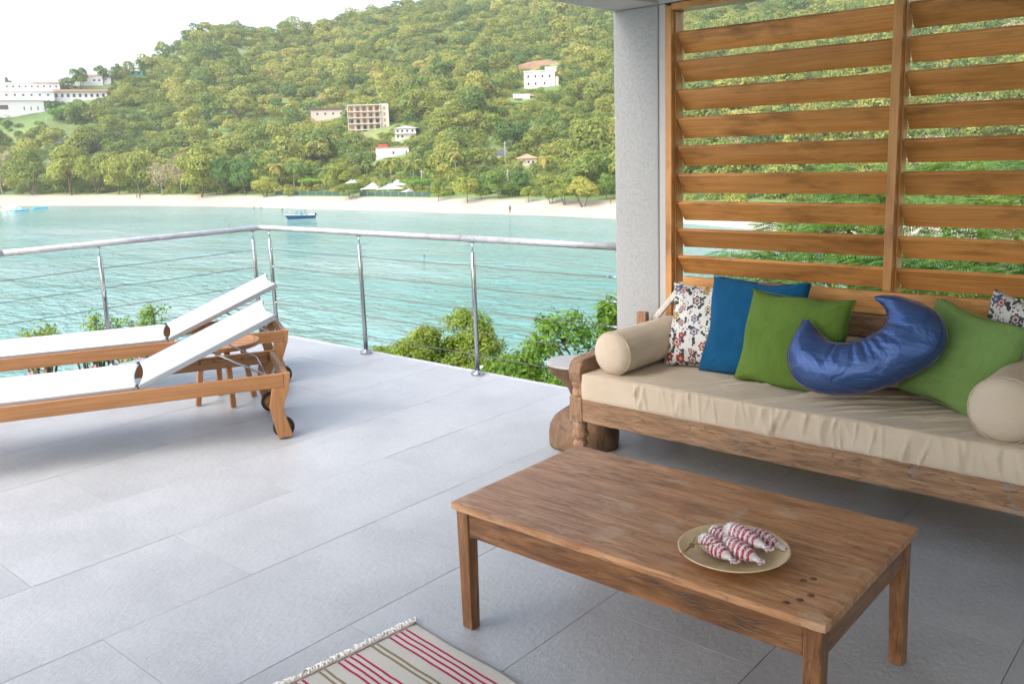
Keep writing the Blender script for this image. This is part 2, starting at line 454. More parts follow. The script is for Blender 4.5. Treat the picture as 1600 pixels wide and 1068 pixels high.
def silk_material():
    t = NT('shot_silk')
    st = t.noise(t.coord('Object', scale=(3, 3, 70), rot=(0, 0.42, 0)), 1.0, 5, 0.6)
    w = t.noise(t.coord('Object'), 9, 3, 0.5, 0.8)
    c = t.ramp(st, [(0.3, (0.030, 0.078, 0.225)), (0.6, (0.055, 0.115, 0.285)), (0.80, (0.14, 0.16, 0.30))])
    return t.pbr(c, t.math('ADD', 0.26, t.math('MULTIPLY', st, 0.18)), t.bump(t.math('ADD', t.math('MULTIPLY', st, 0.12), t.math('MULTIPLY', w, 0.9)), 0.6, 0.03), metal=0.5, Sheen_Weight=0.6, Sheen_Tint=(1.0, 0.72, 0.58, 1), Sheen_Roughness=0.28, Specular_Tint=(1.0, 0.72, 0.6, 1))
M['silk'] = silk_material()
M['piping'] = plain('navy_piping', (0.012, 0.02, 0.09), 0.5)
def leaf_material(name, cols, trans=0.35, patch=0.0, hue_random=True):
    t = NT(name)
    oi = t.n('ObjectInfo'); ge = t.n('NewGeometry')
    f = oi.outputs['Random']
    if patch:
        pn = t.noise(oi.outputs['Location'], 0.012, 2)
        f = t.math('ADD', t.math('MULTIPLY', f, 1 - patch), t.math('MULTIPLY', t.math('ADD', -0.75, t.math('MULTIPLY', pn, 2.5)), patch))
    if not hue_random: f = t.noise(t.coord('Object'), 1.3, 3)
    c = t.ramp(f, cols)
    isl = ge.outputs['Random Per Island']
    c = t.mix(t.math('MULTIPLY', isl, 0.5), c, t.mix(1.0, c, (1.25, 1.22, 0.85), 'MULTIPLY'))
    s = t.n('VectorMath', operation='SCALE'); t.set(s.inputs[0], c); t.set(s.inputs['Scale'], t.math('ADD', 0.72, t.math('MULTIPLY', isl, 0.5)))
    d = t.n('BsdfPrincipled'); t.set(d.inputs['Base Color'], s.outputs[0]); d.inputs['Roughness'].default_value = 0.55; d.inputs['Specular IOR Level'].default_value = 0.25
    tr = t.n('BsdfTranslucent'); t.set(tr.inputs[0], t.mix(1.0, s.outputs[0], (1.3, 1.25, 0.6), 'MULTIPLY'))
    mx = t.n('MixShader'); mx.inputs[0].default_value = trans
    t.t.links.new(d.outputs[0], mx.inputs[1]); t.t.links.new(tr.outputs[0], mx.inputs[2]); t.t.links.new(mx.outputs[0], t.out.inputs[0])
    return t.m
FOREST = [(0.0, (0.135, 0.215, 0.08)), (0.25, (0.205, 0.275, 0.08)), (0.5, (0.30, 0.335, 0.09)), (0.72, (0.38, 0.40, 0.12)), (0.88, (0.45, 0.42, 0.15)), (1.0, (0.50, 0.43, 0.21))]
M['leaf_forest'] = leaf_material('forest_leaf', FOREST, 0.42, patch=0.5)
M['leaf_wood'] = leaf_material('green_wood_leaf', [(0.0, (0.105, 0.195, 0.07)), (0.5, (0.165, 0.25, 0.075)), (1.0, (0.26, 0.315, 0.085))], 0.4)
M['leaf_beach'] = leaf_material('beach_tree_leaf', [(0.0, (0.22, 0.29, 0.065)), (0.5, (0.32, 0.36, 0.085)), (1.0, (0.42, 0.41, 0.11))], 0.3)
M['leaf_dark'] = leaf_material('dark_tree_leaf', [(0.0, (0.11, 0.215, 0.06)), (0.5, (0.15, 0.26, 0.07)), (1.0, (0.20, 0.29, 0.07))], 0.3)
M['leaf_bright'] = leaf_material('bright_tree_leaf', [(0.0, (0.14, 0.32, 0.045)), (1.0, (0.19, 0.36, 0.055))], 0.35)
M['leaf_dry'] = leaf_material('dry_tree_leaf', [(0.0, (0.34, 0.27, 0.18)), (1.0, (0.42, 0.36, 0.25))], 0.2)
M['leaf_palm'] = leaf_material('palm_leaf', [(0.0, (0.15, 0.24, 0.06)), (0.6, (0.24, 0.30, 0.08)), (1.0, (0.42, 0.36, 0.09))], 0.3)
M['leaf_shrub'] = leaf_material('yellow_green_shrub_leaf', [(0.3, (0.17, 0.27, 0.05)), (0.5, (0.26, 0.34, 0.065)), (0.7, (0.37, 0.39, 0.085))], 0.4, hue_random=False)
M['leaf_shrub_green'] = leaf_material('green_shrub_leaf', [(0.3, (0.12, 0.24, 0.04)), (0.5, (0.19, 0.32, 0.05)), (0.7, (0.31, 0.37, 0.075))], 0.4, hue_random=False)
M['leaf_fern'] = leaf_material('feathery_leaf', [(0.3, (0.085, 0.19, 0.065)), (0.5, (0.14, 0.27, 0.075)), (0.72, (0.27, 0.34, 0.09))], 0.4, hue_random=False)
M['bark'] = plain('bark', (0.16, 0.12, 0.09), 0.9)
M['bark_brown'] = plain('brown_bark', (0.20, 0.11, 0.07), 0.9)
M['bark_pale'] = plain('pale_bark', (0.36, 0.33, 0.28), 0.9)
def sand_material():
    t = NT('pale_sand')
    n = t.noise(t.coord('Object'), 0.12, 5); n2 = t.noise(t.coord('Object'), 2.5, 4)
    c = t.ramp(t.math('ADD', t.math('MULTIPLY', n, 0.6), t.math('MULTIPLY', n2, 0.4)), [(0.35, (0.52, 0.43, 0.33)), (0.6, (0.66, 0.58, 0.48))])
    return t.pbr(c, 0.9, t.bump(n2, 0.5, 0.15))
def terrain_material():
    t = NT('hill_ground')
    co = t.n('TexCoord').outputs['Object']
    at = t.n('Attribute', attribute_name='beach')
    n = t.noise(co, 0.12, 5); n2 = t.noise(co, 2.5, 4)
    sand = t.ramp(t.math('ADD', t.math('MULTIPLY', n, 0.6), t.math('MULTIPLY', n2, 0.4)), [(0.35, (0.44, 0.37, 0.29)), (0.6, (0.54, 0.47, 0.39))])
    wet = t.n('Attribute', attribute_name='wet')
    sand = t.mix(t.math('MULTIPLY', wet.outputs['Fac'], 0.7), sand, (0.36, 0.33, 0.30))
    g = t.noise(co, 0.035, 5)
    ground = t.ramp(g, [(0.3, (0.13, 0.22, 0.07)), (0.5, (0.18, 0.27, 0.08)), (0.7, (0.26, 0.29, 0.10))])
    lawn = t.n('Attribute', attribute_name='lawn')
    lw = t.ramp(t.math('ADD', t.math('MULTIPLY', n, 0.5), t.math('MULTIPLY', g, 0.5)), [(0.35, (0.10, 0.165, 0.05)), (0.55, (0.14, 0.20, 0.06)), (0.68, (0.28, 0.20, 0.12))])
    ground = t.mix(lawn.outputs['Fac'], ground, lw)
    c = t.mix(at.outputs['Fac'], ground, sand)
    return t.pbr(c, 0.9, t.bump(n2, 0.5, 0.15))
M['terrain'] = terrain_material()
def water_material():
    t = NT('turquoise_water')
    co = t.n('TexCoord').outputs['Object']
    big = t.noise(t.coord('Object', scale=(0.012, 0.03, 1), rot=(0, 0, 0.75)), 1.0, 4, 0.6)
    w1 = t.noise(t.coord('Object', scale=(0.50, 1.05, 1), rot=(0, 0, 0.5)), 1.0, 2, 0.45, 0.5)
    w2 = t.noise(t.coord('Object', scale=(0.9, 2.1, 1), rot=(0, 0, 0.95)), 1.0, 2, 0.4, 0.4)
    w3 = t.noise(t.coord('Object', scale=(0.07, 0.2, 1), rot=(0, 0, 0.7)), 1.0, 2, 0.5, 0.3)
    c = t.ramp(big, [(0.34, (0.085, 0.275, 0.235)), (0.5, (0.145, 0.335, 0.29)), (0.68, (0.27, 0.42, 0.385))])
    h = t.math('ADD', t.math('MULTIPLY', w1, 1.0), t.math('ADD', t.math('MULTIPLY', w2, 0.45), t.math('MULTIPLY', w3, 2.2)))
    return t.pbr(c, 0.12, t.bump(h, 1.0, 0.46), spec=0.65)
M['water'] = water_material()
M['white_wall'] = plain('white_house_wall', (0.82, 0.79, 0.76), 0.8, var=0.06, scale=0.6)
M['cream_wall'] = plain('cream_house_wall', (0.70, 0.62, 0.52), 0.85, var=0.1, scale=0.6)
M['pink_wall'] = plain('pale_pink_wall', (0.70, 0.57, 0.50), 0.85, var=0.1, scale=0.6)
M['pink_roof'] = plain('faded_pink_roof', (0.62, 0.36, 0.30), 0.7, scale=1.5)
M['orange_roof'] = plain('orange_tile_roof', (0.62, 0.34, 0.20), 0.7, scale=1.5)
M['red_roof'] = plain('red_metal_roof', (0.42, 0.09, 0.07), 0.6, scale=1.5)
M['grey_roof'] = plain('grey_metal_roof', (0.48, 0.50, 0.52), 0.5, scale=1.5)
M['dark_roof'] = plain('dark_roof', (0.11, 0.11, 0.13), 0.7, scale=1.5)
M['brown_roof'] = plain('brown_roof', (0.16, 0.10, 0.09), 0.7, scale=1.5)
M['teal'] = plain('teal_paint', (0.12, 0.42, 0.38), 0.6, scale=1.5)
M['window'] = plain('dark_window', (0.06, 0.055, 0.055), 0.15)
M['timber_door'] = plain('orange_timber', (0.42, 0.22, 0.10), 0.7)
M['tent'] = plain('white_canopy', (0.68, 0.68, 0.68), 0.6, var=0.05)
M['fence_green'] = plain('green_fence', (0.045, 0.10, 0.075), 0.8)
M['earth'] = plain('cut_earth', (0.36, 0.22, 0.14), 0.95)
M['pole'] = plain('grey_pole', (0.42, 0.40, 0.38), 0.8)
M['navy_hull'] = plain('blue_hull', (0.012, 0.085, 0.24), 0.25)
M['white_gel'] = plain('white_gelcoat', (0.78, 0.78, 0.78), 0.3, var=0.05)
M['turq_float'] = plain('turquoise_float', (0.03, 0.45, 0.60), 0.4, var=0.05)
M['yellow_float'] = plain('pale_yellow_float', (0.72, 0.66, 0.22), 0.4, var=0.05)
M['buoy'] = plain('orange_buoy', (0.65, 0.20, 0.05), 0.4)
M['black'] = plain('black_plastic', (0.02, 0.02, 0.02), 0.4)
M['skin'] = plain('skin', (0.22, 0.12, 0.08), 0.6)
M['cloth_dark'] = plain('dark_clothing', (0.05, 0.04, 0.05), 0.9)
M['flower'] = plain('white_petal', (0.78, 0.76, 0.72), 0.6, var=0.05)
M['flower_pink'] = plain('pink_petal', (0.55, 0.16, 0.20), 0.6)
# ================================================================== TERRACE
X0, X1, Y0, Y1 = -7.05, 3.4, -3.6, 4.616
JOINT = plain('dark_joint', (0.16, 0.16, 0.16), 0.9)
floor = MB().bb((X0, Y0, -0.30), (X1, Y1 - 0.002, -0.010)).build('terrace_floor', JOINT, kind='structure')
strip = MB().bb((X0, Y1 - 0.036, -0.009), (X1, Y1, 0.001)).bb((X0, Y1 - 0.001, -0.30), (X1, Y1 + 0.012, -0.002))
strip.bb((X0 - 0.012, Y0, -0.30), (X0 - 0.001, Y1 + 0.012, -0.002)).build('edge_strip', plain('pale_edge_stone', (0.50, 0.50, 0.50), 0.7), floor, bevel=0.002)
TW, TL, GAP = 0.605, 1.205, 0.0022
tile_cache = {}
def tile(x0, x1, y0, y1):
    w, l = x1 - x0 - GAP, y1 - y0 - GAP
    if w < 0.03 or l < 0.03: return
    k = (round(w, 3), round(l, 3))
    if k not in tile_cache:
        me = bpy.data.meshes.new('tile')
        e = 0.0006; z = -0.008
        V = [(-w/2, -l/2, z), (w/2, -l/2, z), (w/2, l/2, z), (-w/2, l/2, z),
             (-w/2, -l/2, -e), (w/2, -l/2, -e), (w/2, l/2, -e), (-w/2, l/2, -e),
             (-w/2+e, -l/2+e, 0), (w/2-e, -l/2+e, 0), (w/2-e, l/2-e, 0), (-w/2+e, l/2-e, 0)]
        F = [(8, 9, 10, 11)] + [(4+i, 4+(i+1) % 4, 8+(i+1) % 4, 8+i) for i in range(4)] + [(i, (i+1) % 4, 4+(i+1) % 4, 4+i) for i in range(4)]
        me.from_pydata(V, [], F); me.materials.append(M['tile']); me.update()
        tile_cache[k] = me
    o = bpy.data.objects.new('tile', tile_cache[k])
    o.location = ((x0 + x1) / 2, (y0 + y1) / 2, random.uniform(-0.0006, 0.0006))
    link(o, floor)
for k in range(-8, 10):
    xa, xb = max(X0, -2.314 + TW * k), min(X1, -2.314 + TW * (k + 1))
    ys = (1.725 if k % 2 == 0 else 1.140) - 5 * TL
    while ys < Y1:
        a, b = max(Y0, ys), min(Y1 - 0.038, ys + TL)
        if b > a: tile(xa, xb, a, b)
        ys += TL

# pillar, roof, screen, unseen side walls added to limit the veranda light
PX0, PX1, PY0, PY1, PZ = -2.865, -2.580, 4.185, 4.345, 2.33
o = MB().bb((PX0, PY0, 0), (PX1, PY1, PZ - 0.001)).build('veranda_pillar', M['stucco'], bevel=0.008)
tag(o, 'square white veranda pillar with rough worm-tracked stucco beside the wooden louvres', 'pillar')
o = MB().bb((PX1 + 0.0005, PY0 + 0.008, 0), (PX1 + 0.040, PY1 - 0.02, PZ - 0.001)).build('jamb', M['smooth_stucco'], o, bevel=0.003)
roof = thing('veranda_roof', 'pale plastered veranda roof edge and beam above the pillar and louvres', 'roof', (PX0, PY1, PZ))
def part(mb, name, mat, parent, **kw):
    """mesh given in world coordinates, stored in the parent's own space"""
    inv = Matrix.LocRotScale(parent.location, parent.rotation_euler, parent.scale).inverted() if parent.parent is None else \
        (Matrix.LocRotScale(parent.parent.location, parent.parent.rotation_euler, parent.parent.scale) @ Matrix.LocRotScale(parent.location, parent.rotation_euler, parent.scale)).inverted()
    mb.v = [tuple(inv @ Vector(v)) for v in mb.v]
    return mb.build(name, mat, parent, **kw)
part(MB().bb((PX0, Y0, PZ), (PX1, PY1, 2.75)), 'beam', M['smooth_stucco'], roof, bevel=0.006)
part(MB().bb((PX1 + 0.001, PY0 + 0.004, PZ + 0.002), (X1, PY1, 2.75)), 'header', M['smooth_stucco'], roof)
part(MB().bb((PX1 + 0.001, Y0, 2.58), (X1, PY0 + 0.003, 2.74)), 'ceiling', M['ceiling'], roof)
part(MB().bb((PX0 - 0.12, Y0 - 0.1, 2.76), (X1 + 0.3, PY1 + 0.30, 2.92)), 'roof_slab', M['smooth_stucco'], roof)
house = thing('house', 'unseen plastered walls added at the side of the covered veranda to limit its light', 'house', (X1, Y0, 0))
part(MB().bb((X1, 1.2, -0.3), (X1 + 0.2, PY1, 2.57)), 'wall', M['wall'], house)  # added out of view to darken the veranda; kept short so some light enters
part(MB().bb((X1 - 0.1, Y0, -0.3), (X1 + 0.2, Y0 + 0.3, 2.57)), 'corner_pier', M['wall'], house)
part(MB().bb((0.06, 4.2, 0), (X1 - 0.001, 4.34, PZ)), 'wall', M['wall'], house)  # unseen solid panel added past the louvres to cut incoming light

scr = thing('louvre_screen', 'brown hardwood louvre screen with wide tilted slats behind the daybed', 'screen', (-2.5, 4.25, 0))
LX = [(-2.500, -1.3735), (-1.333, -0.152)]
part(MB().bb((-2.540, 4.190, 0), (-2.502, 4.318, 2.318)), 'post', M['louvre_wood_Z'], scr, bevel=0.003)
part(MB().bb((-2.5015, 4.222, 0), (-2.494, 4.285, 2.29)), 'post_bead', M['louvre_wood_Z'], scr, bevel=0.002)
part(MB().bb((-1.3735, 4.182, 0.2), (-1.333, 4.318, 2.318)), 'mullion', M['louvre_wood_Z'], scr, bevel=0.003)
part(MB().bb((-1.3325, 4.222, 0.2), (-1.326, 4.285, 2.29)), 'post_bead', M['louvre_wood_Z'], scr, bevel=0.002)
part(MB().bb((-0.150, 4.190, 0), (-0.10, 4.318, 2.318)), 'post', M['louvre_wood_Z'], scr, bevel=0.003)
part(MB().bb((-2.5015, 4.187, 2.294), (-1.374, 4.316, 2.327)), 'top_rail', M['louvre_wood_X'], scr, bevel=0.003)
part(MB().bb((-1.3325, 4.187, 2.294), (-0.1505, 4.316, 2.327)), 'top_rail', M['louvre_wood_X'], scr, bevel=0.003)
part(MB().bb((-2.5015, 4.19, 0.06), (-1.374, 4.316, 0.17)), 'bottom_rail', M['louvre_wood_X'], scr, bevel=0.003)
part(MB().bb((-1.3325, 4.19, 0.06), (-0.1505, 4.316, 0.17)), 'bottom_rail', M['louvre_wood_X'], scr, bevel=0.003)
slat_me = {}
rs = random.Random(3)
for pi, (xa, xb) in enumerate(LX):
    L = xb - xa - 0.004 - (0.008 if True else 0)
    mb = MB()
    # board 0.134 wide, 0.020 thick in local y (thickness) / z (width)
    mb.box((0, 0, 0), (L, 0.020, 0.128))
    slat_me[pi] = mb
    for k in range(14):
        o = MB(); o.v = list(mb.v); o.f = list(mb.f); o.sm = list(mb.sm)
        ob = o.build('slat', M['louvre_wood_X'], scr, bevel=0.004) if k == 0 else None
        if k == 0: me0 = ob.data
        else:
            ob = bpy.data.objects.new('slat', me0); link(ob, scr)
            bv = ob.modifiers.new('bevel', 'BEVEL'); bv.width = 0.004; bv.segments = 2; bv.limit_method = 'ANGLE'
        zt = 2.180 - 0.1476 * k
        ob.location = ((xa + xb) / 2 + 0.004 + 2.5, (4.226 + 4.312) / 2 + 0.007 - 4.25, zt - 0.052 + 0.004)
        ob.rotation_euler = (R(38.5 + rs.uniform(-1, 1)), R(rs.uniform(-0.12, 0.12)), 0)

# ================================================================== RAILING
rail = thing('cable_railing', 'stainless cable railing with a weathered grey round handrail at the terrace edge', 'railing', (-6.94, 4.523, 0))
RY, RX, RZ = 4.523, -6.94, 0.994
hr = 0.0235
cx, cy = RX, RY
part(MB().tube([(-3.035, RY, RZ), (-4.42, RY, RZ)], hr, 16), 'handrail', M['rail'], rail)
part(MB().tube([(-4.425, RY, RZ), (-6.80, RY, RZ), (-6.87, RY - 0.003, RZ), (-6.915, RY - 0.02, RZ), (-6.937, RY - 0.055, RZ), (RX, RY - 0.11, RZ), (RX, 2.36, RZ)], hr, 16), 'handrail', M['rail'], rail)
part(MB().tube([(RX, 2.355, RZ), (RX, Y0, RZ)], hr, 16), 'handrail', M['rail'], rail)
CZ = [0.803, 0.646, 0.485, 0.319, 0.153]
posts = [(-6.83, RY, 'x'), (-5.58, RY, 'x'), (-4.323, RY, 'x'), (-3.066, RY, 'x'), (RX, 4.425, 'y'), (RX, 3.05, 'y'), (RX, 1.68, 'y'), (RX, 0.31, 'y'), (RX, -1.06, 'y'), (RX, -2.43, 'y')]
for (x, y, ax) in posts:
    p = part(MB().lathe([(0.0175, 0.02), (0.0175, 0.893), (0.0150, 0.897)], 16, (x, y, 0)), 'post', M['steel'], rail)
    part(MB().lathe([(0.046, 0.0005), (0.048, 0.003), (0.048, 0.021), (0.045, 0.025), (0.021, 0.0255), (0.021, 0.035)], 24, (x, y, 0)), 'base_plate', M['steel'], p)
    rod = MB().tube([(x, y, 0.89), (x, y, RZ - hr + 0.004)], 0.0055, 10)
    rod.box((x, y, RZ - hr - 0.002), (0.05 if ax == 'x' else 0.024, 0.024 if ax == 'x' else 0.05, 0.003))
    part(rod, 'rod', M['steel'], p)
for z in CZ:
    pts = []
    xs = [-6.83, -5.58, -4.323, -3.066]
    for i in range(len(xs) - 1):
        for t in (0, 0.25, 0.5, 0.75): pts.append((xs[i] + (xs[i+1] - xs[i]) * t, RY, z - 0.006 * math.sin(math.pi * t)))
    pts.append((xs[-1], RY, z))
    part(MB().tube(pts, 0.0026, 6), 'cable', M['cable'], rail)
    ys = [4.425, 3.05, 1.68, 0.31, -1.06, -2.43, -3.5]
    pts = []
    for i in range(len(ys) - 1):
        for t in (0, 0.25, 0.5, 0.75): pts.append((RX, ys[i] + (ys[i+1] - ys[i]) * t, z - 0.006 * math.sin(math.pi * t)))
    pts.append((RX, ys[-1], z))
    part(MB().tube(pts, 0.0026, 6), 'cable', M['cable'], rail)
    def fitting(a, b, c):
        mb = MB().tube([a, b], 0.0068, 10); mb.tube([b, c], 0.0042, 8)
        part(mb, 'cable_fitting', M['steel'], rail)
    fitting((-6.845, RY, z), (-6.795, RY, z), (-6.765, RY, z))
    fitting((-3.072, RY, z), (-3.150, RY, z), (-3.175, RY, z))
    fitting((RX, 4.44, z), (RX, 4.385, z), (RX, 4.32, z))
# ================================================================== COFFEE TABLE
TX0, TX1, TY0, TY1, TZ = -2.008, -0.733, 1.940, 2.648, 0.458
tb = thing('coffee_table', 'low worn brown plank coffee table with a deep apron and square legs', 'table', (TX0, TY0, 0))
rt = random.Random(11)
ysp = [TY0, TY0 + 0.172, TY0 + 0.345, TY0 + 0.530, TY1]
for i in range(4):
    a, b = ysp[i] + (0.0007 if i else 0), ysp[i + 1] - (0.0007 if i < 3 else 0)
    n = 36
    # board with a slightly uneven top and softly worn outer edges
    nx, ny = 60, 9
    P = np.zeros((nx, ny, 3))
    for u in range(nx):
        for v in range(ny):
            x = TX0 + (TX1 - TX0) * u / (nx - 1); y = a + (b - a) * v / (ny - 1)
            P[u, v] = (x, y, 0)
    X, Y = P[..., 0], P[..., 1]
    d = np.minimum(np.minimum(X - TX0, TX1 - X), 9)
    if i == 0: d = np.minimum(d, Y - TY0)
    if i == 3: d = np.minimum(d, TY1 - Y)
    mb = MB()
    Zt = TZ - 0.0012 * fbm(X * 9, Y * 30, 5) - 0.004 * np.clip(1 - d / 0.012, 0, 1) ** 2
    # rounded corners
    if i in (0, 3):
        yc = TY0 if i == 0 else TY1
        for xc, sgn in ((TX0, 1), (TX1, -1)):
            rr = 0.011
            dx = np.clip(rr - (X - xc) * sgn, 0, rr); dy = np.clip(rr - np.abs(Y - yc), 0, rr)
            q = np.hypot(dx, dy); f = np.where(q > rr, rr / np.maximum(q, 1e-6), 1)
            X = np.where((dx > 0) & (dy > 0), xc + sgn * (rr - dx * f), X)
            s2 = 1 if i == 0 else -1
            Y = np.where((dx > 0) & (dy > 0), yc + s2 * (rr - dy * f), Y)
    top = np.stack([X, Y, Zt], -1); bot = np.stack([X, Y, np.full_like(X, TZ - 0.026)], -1)
    idx = np.arange(nx * ny).reshape(nx, ny); off = nx * ny
    V = [tuple(p) for p in top.reshape(-1, 3)] + [tuple(p) for p in bot.reshape(-1, 3)]
    F = []
    for u in range(nx - 1):
        for v in range(ny - 1):
            q = (idx[u, v], idx[u+1, v], idx[u+1, v+1], idx[u, v+1])
            F.append(tuple(int(k) for k in q)); F.append(tuple(int(k) + off for k in reversed(q)))
    def side(seq):
        for p, q in zip(seq[:-1], seq[1:]): F.append((int(p), int(p) + off, int(q) + off, int(q)))
    side(idx[::-1, 0]); side(idx[:, -1]); side(idx[0, :]); side(idx[-1, ::-1])
    mb.add(V, F)
    part(mb, 'plank', M['table_top_wood'], tb)
LW = 0.050
lx0, lx1, ly0, ly1 = TX0 + 0.014, TX1 - 0.014, TY0 + 0.014, TY1 - 0.014
for (x, y) in ((lx0, ly0), (lx1 - LW, ly0), (lx1 - LW, ly1 - LW), (lx0, ly1 - LW)):
    mb = MB(); yo = 0.032 if y > ly0 else 0.0
    mb.add([(x, y, TZ - 0.0265), (x + LW, y, TZ - 0.0265), (x + LW, y + LW, TZ - 0.0265), (x, y + LW, TZ - 0.0265),
            (x + 0.003, y + yo + 0.003, 0.001), (x + LW - 0.004, y + yo + 0.003, 0.001), (x + LW - 0.004, y + yo + LW - 0.004, 0.001), (x + 0.003, y + yo + LW - 0.004, 0.001)],
           [(0, 1, 2, 3), (7, 6, 5, 4), (0, 4, 5, 1), (1, 5, 6, 2), (2, 6, 7, 3), (3, 7, 4, 0)])
    part(mb, 'leg', M['table_wood_Z'], tb, bevel=0.004)
za, zb = TZ - 0.0265, TZ - 0.118
part(MB().bb((lx0 + LW + 0.0005, ly0 + 0.006, zb), (lx1 - LW - 0.0005, ly0 + 0.030, za)), 'apron', M['table_wood_X'], tb, bevel=0.003)
part(MB().bb((lx0 + LW + 0.0005, ly1 - 0.030, zb), (lx1 - LW - 0.0005, ly1 - 0.006, za)), 'apron', M['table_wood_X'], tb, bevel=0.003)
part(MB().bb((lx0 + 0.006, ly0 + LW + 0.0005, zb), (lx0 + 0.030, ly1 - LW - 0.0005, za)), 'apron', M['table_wood_Y'], tb, bevel=0.003)
part(MB().bb((lx1 - 0.030, ly0 + LW + 0.0005, zb), (lx1 - 0.006, ly1 - LW - 0.0005, za)), 'apron', M['table_wood_Y'], tb, bevel=0.003)
plug = plain('dark_plug', (0.15, 0.068, 0.028), 0.5)
for (px, py) in ((1255, 906), (1271, 903), (1250, 936), (1267, 929), (1228, 940)):
    r_ = ray(px, py); k = (TZ + 0.0006 - 1.6) / r_[2]; w = CAM + r_ * k
    part(MB().lathe([(0.0095, 0), (0.0095, 0.0006), (0.0, 0.0007)], 16, (w[0], w[1], TZ - 0.0008), cap=False), 'wooden_plug', plug, tb)

# plate with carved fish
PCX, PCY = -1.067, 2.118
pt = NT('bamboo')
w_ = pt.n('TexWave', wave_type='RINGS', rings_direction='Z'); pt.set(w_.inputs['Vector'], pt.coord('Object')); w_.inputs['Scale'].default_value = 75; w_.inputs['Distortion'].default_value = 1.2
pn_ = pt.noise(pt.coord('Object'), 20, 4)
M['bamboo'] = pt.pbr(pt.ramp(pt.math('ADD', pt.math('MULTIPLY', w_.outputs['Fac'], 0.3), pt.math('MULTIPLY', pn_, 0.7)), [(0.3, (0.52, 0.37, 0.18)), (0.6, (0.74, 0.58, 0.35))]), 0.38, pt.bump(w_.outputs['Fac'], 0.15, 0.002))
o = MB().lathe([(0.0, 0.0), (0.060, 0.0), (0.066, 0.002), (0.115, 0.015), (0.150, 0.0345), (0.1535, 0.037), (0.151, 0.039), (0.146, 0.0365), (0.110, 0.019), (0.075, 0.009), (0.030, 0.006), (0.0, 0.0055)], 64, cap=False).build('plate', M['bamboo'])
o.location = (PCX, PCY, TZ + 0.0005)
tag(o, 'shallow round pale bamboo plate holding striped carved fish on the coffee table', 'plate')
def fish_material():
    t = NT('painted_fish')
    co = t.n('TexCoord').outputs['Object']
    sp = t.n('SeparateXYZ'); t.set(sp.inputs[0], co)
    n = t.noise(co, 70, 3); n2 = t.noise(co, 230, 2)
    x = t.math('ADD', sp.outputs['X'], t.math('MULTIPLY', n, 0.007))
    x = t.math('ADD', x, t.math('MULTIPLY', t.math('MULTIPLY', sp.outputs['Y'], sp.outputs['Y']), -6.0))
    w = t.math('SINE', t.math('MULTIPLY', x, 390.0))
    m = t.math('MULTIPLY', t.math('GREATER_THAN', w, -0.3), t.math('GREATER_THAN', n2, 0.42))
    rng = t.math('MULTIPLY', t.math('GREATER_THAN', sp.outputs['X'], -0.048), t.math('LESS_THAN', sp.outputs['X'], 0.040))
    tail = t.math('MULTIPLY', t.math('GREATER_THAN', sp.outputs['X'], 0.066), t.math('GREATER_THAN', t.math('SINE', t.math('MULTIPLY', t.math('ADD', sp.outputs['X'], t.math('ABSOLUTE', sp.outputs['Y'])), 380.0)), 0.55))
    m = t.math('ADD', t.math('MULTIPLY', m, rng), tail, clamp=True)
    c = t.mix(m, t.mix(t.ramp(n, [(0.4, (0, 0, 0)), (0.62, (1, 1, 1))]), (0.76, 0.73, 0.71), (0.58, 0.50, 0.45)), (0.40, 0.020, 0.075))
    return t.pbr(c, 0.4, t.bump(n, 0.4, 0.003))
M['fish'] = fish_material()
def make_fish(L, Rb, seed):
    xs = [-0.5, -0.485, -0.45, -0.38, -0.28, -0.15, 0.0, 0.12, 0.22, 0.29, 0.34, 0.40, 0.46, 0.50]
    hw = [0.02, 0.28, 0.52, 0.78, 0.94, 1.0, 0.93, 0.78, 0.56, 0.36, 0.28, 0.38, 0.58, 0.74]
    hz = [0.02, 0.28, 0.52, 0.80, 0.97, 1.0, 0.92, 0.74, 0.50, 0.33, 0.24, 0.16, 0.11, 0.09]
    n = 14; P = np.zeros((n, len(xs), 3))
    for i, x in enumerate(xs):
        for k in range(n):
            a = 2 * math.pi * k / n
            P[k, i] = (x * L, Rb * hw[i] * math.cos(a), Rb * hz[i] * math.sin(a))
    me = grid_mesh('fish_body', P, M['fish'], closed_u=True)
    bm = bmesh.new(); bm.from_mesh(me)
    bmesh.ops.holes_fill(bm, edges=[e for e in bm.edges if e.is_boundary]); bm.to_mesh(me); bm.free()
    return me
def floorpt(px, py, z):
    r_ = ray(px, py); k = (z - 1.6) / r_[2]; return CAM + r_ * k
fishes = [((1094, 838), (1151, 881), 'front left, its tail towards the plate rim', 'striped fish lying lowest left on the plate beside the knotted twine'),
          ((1128, 846), (1194, 881), '', 'pale headed striped fish in the middle front of the plate'),
          ((1132, 823), (1206, 861), '', 'fattest striped fish with a red eye lying on top of the pile'),
          ((1168, 831), (1229, 860), '', 'striped fish at the back with its tail near the far right plate rim'),
          ((1110, 826), (1162, 860), '', 'half hidden striped fish with its head under the brown cord loop')]
fz = [0.035, 0.037, 0.050, 0.036, 0.031]
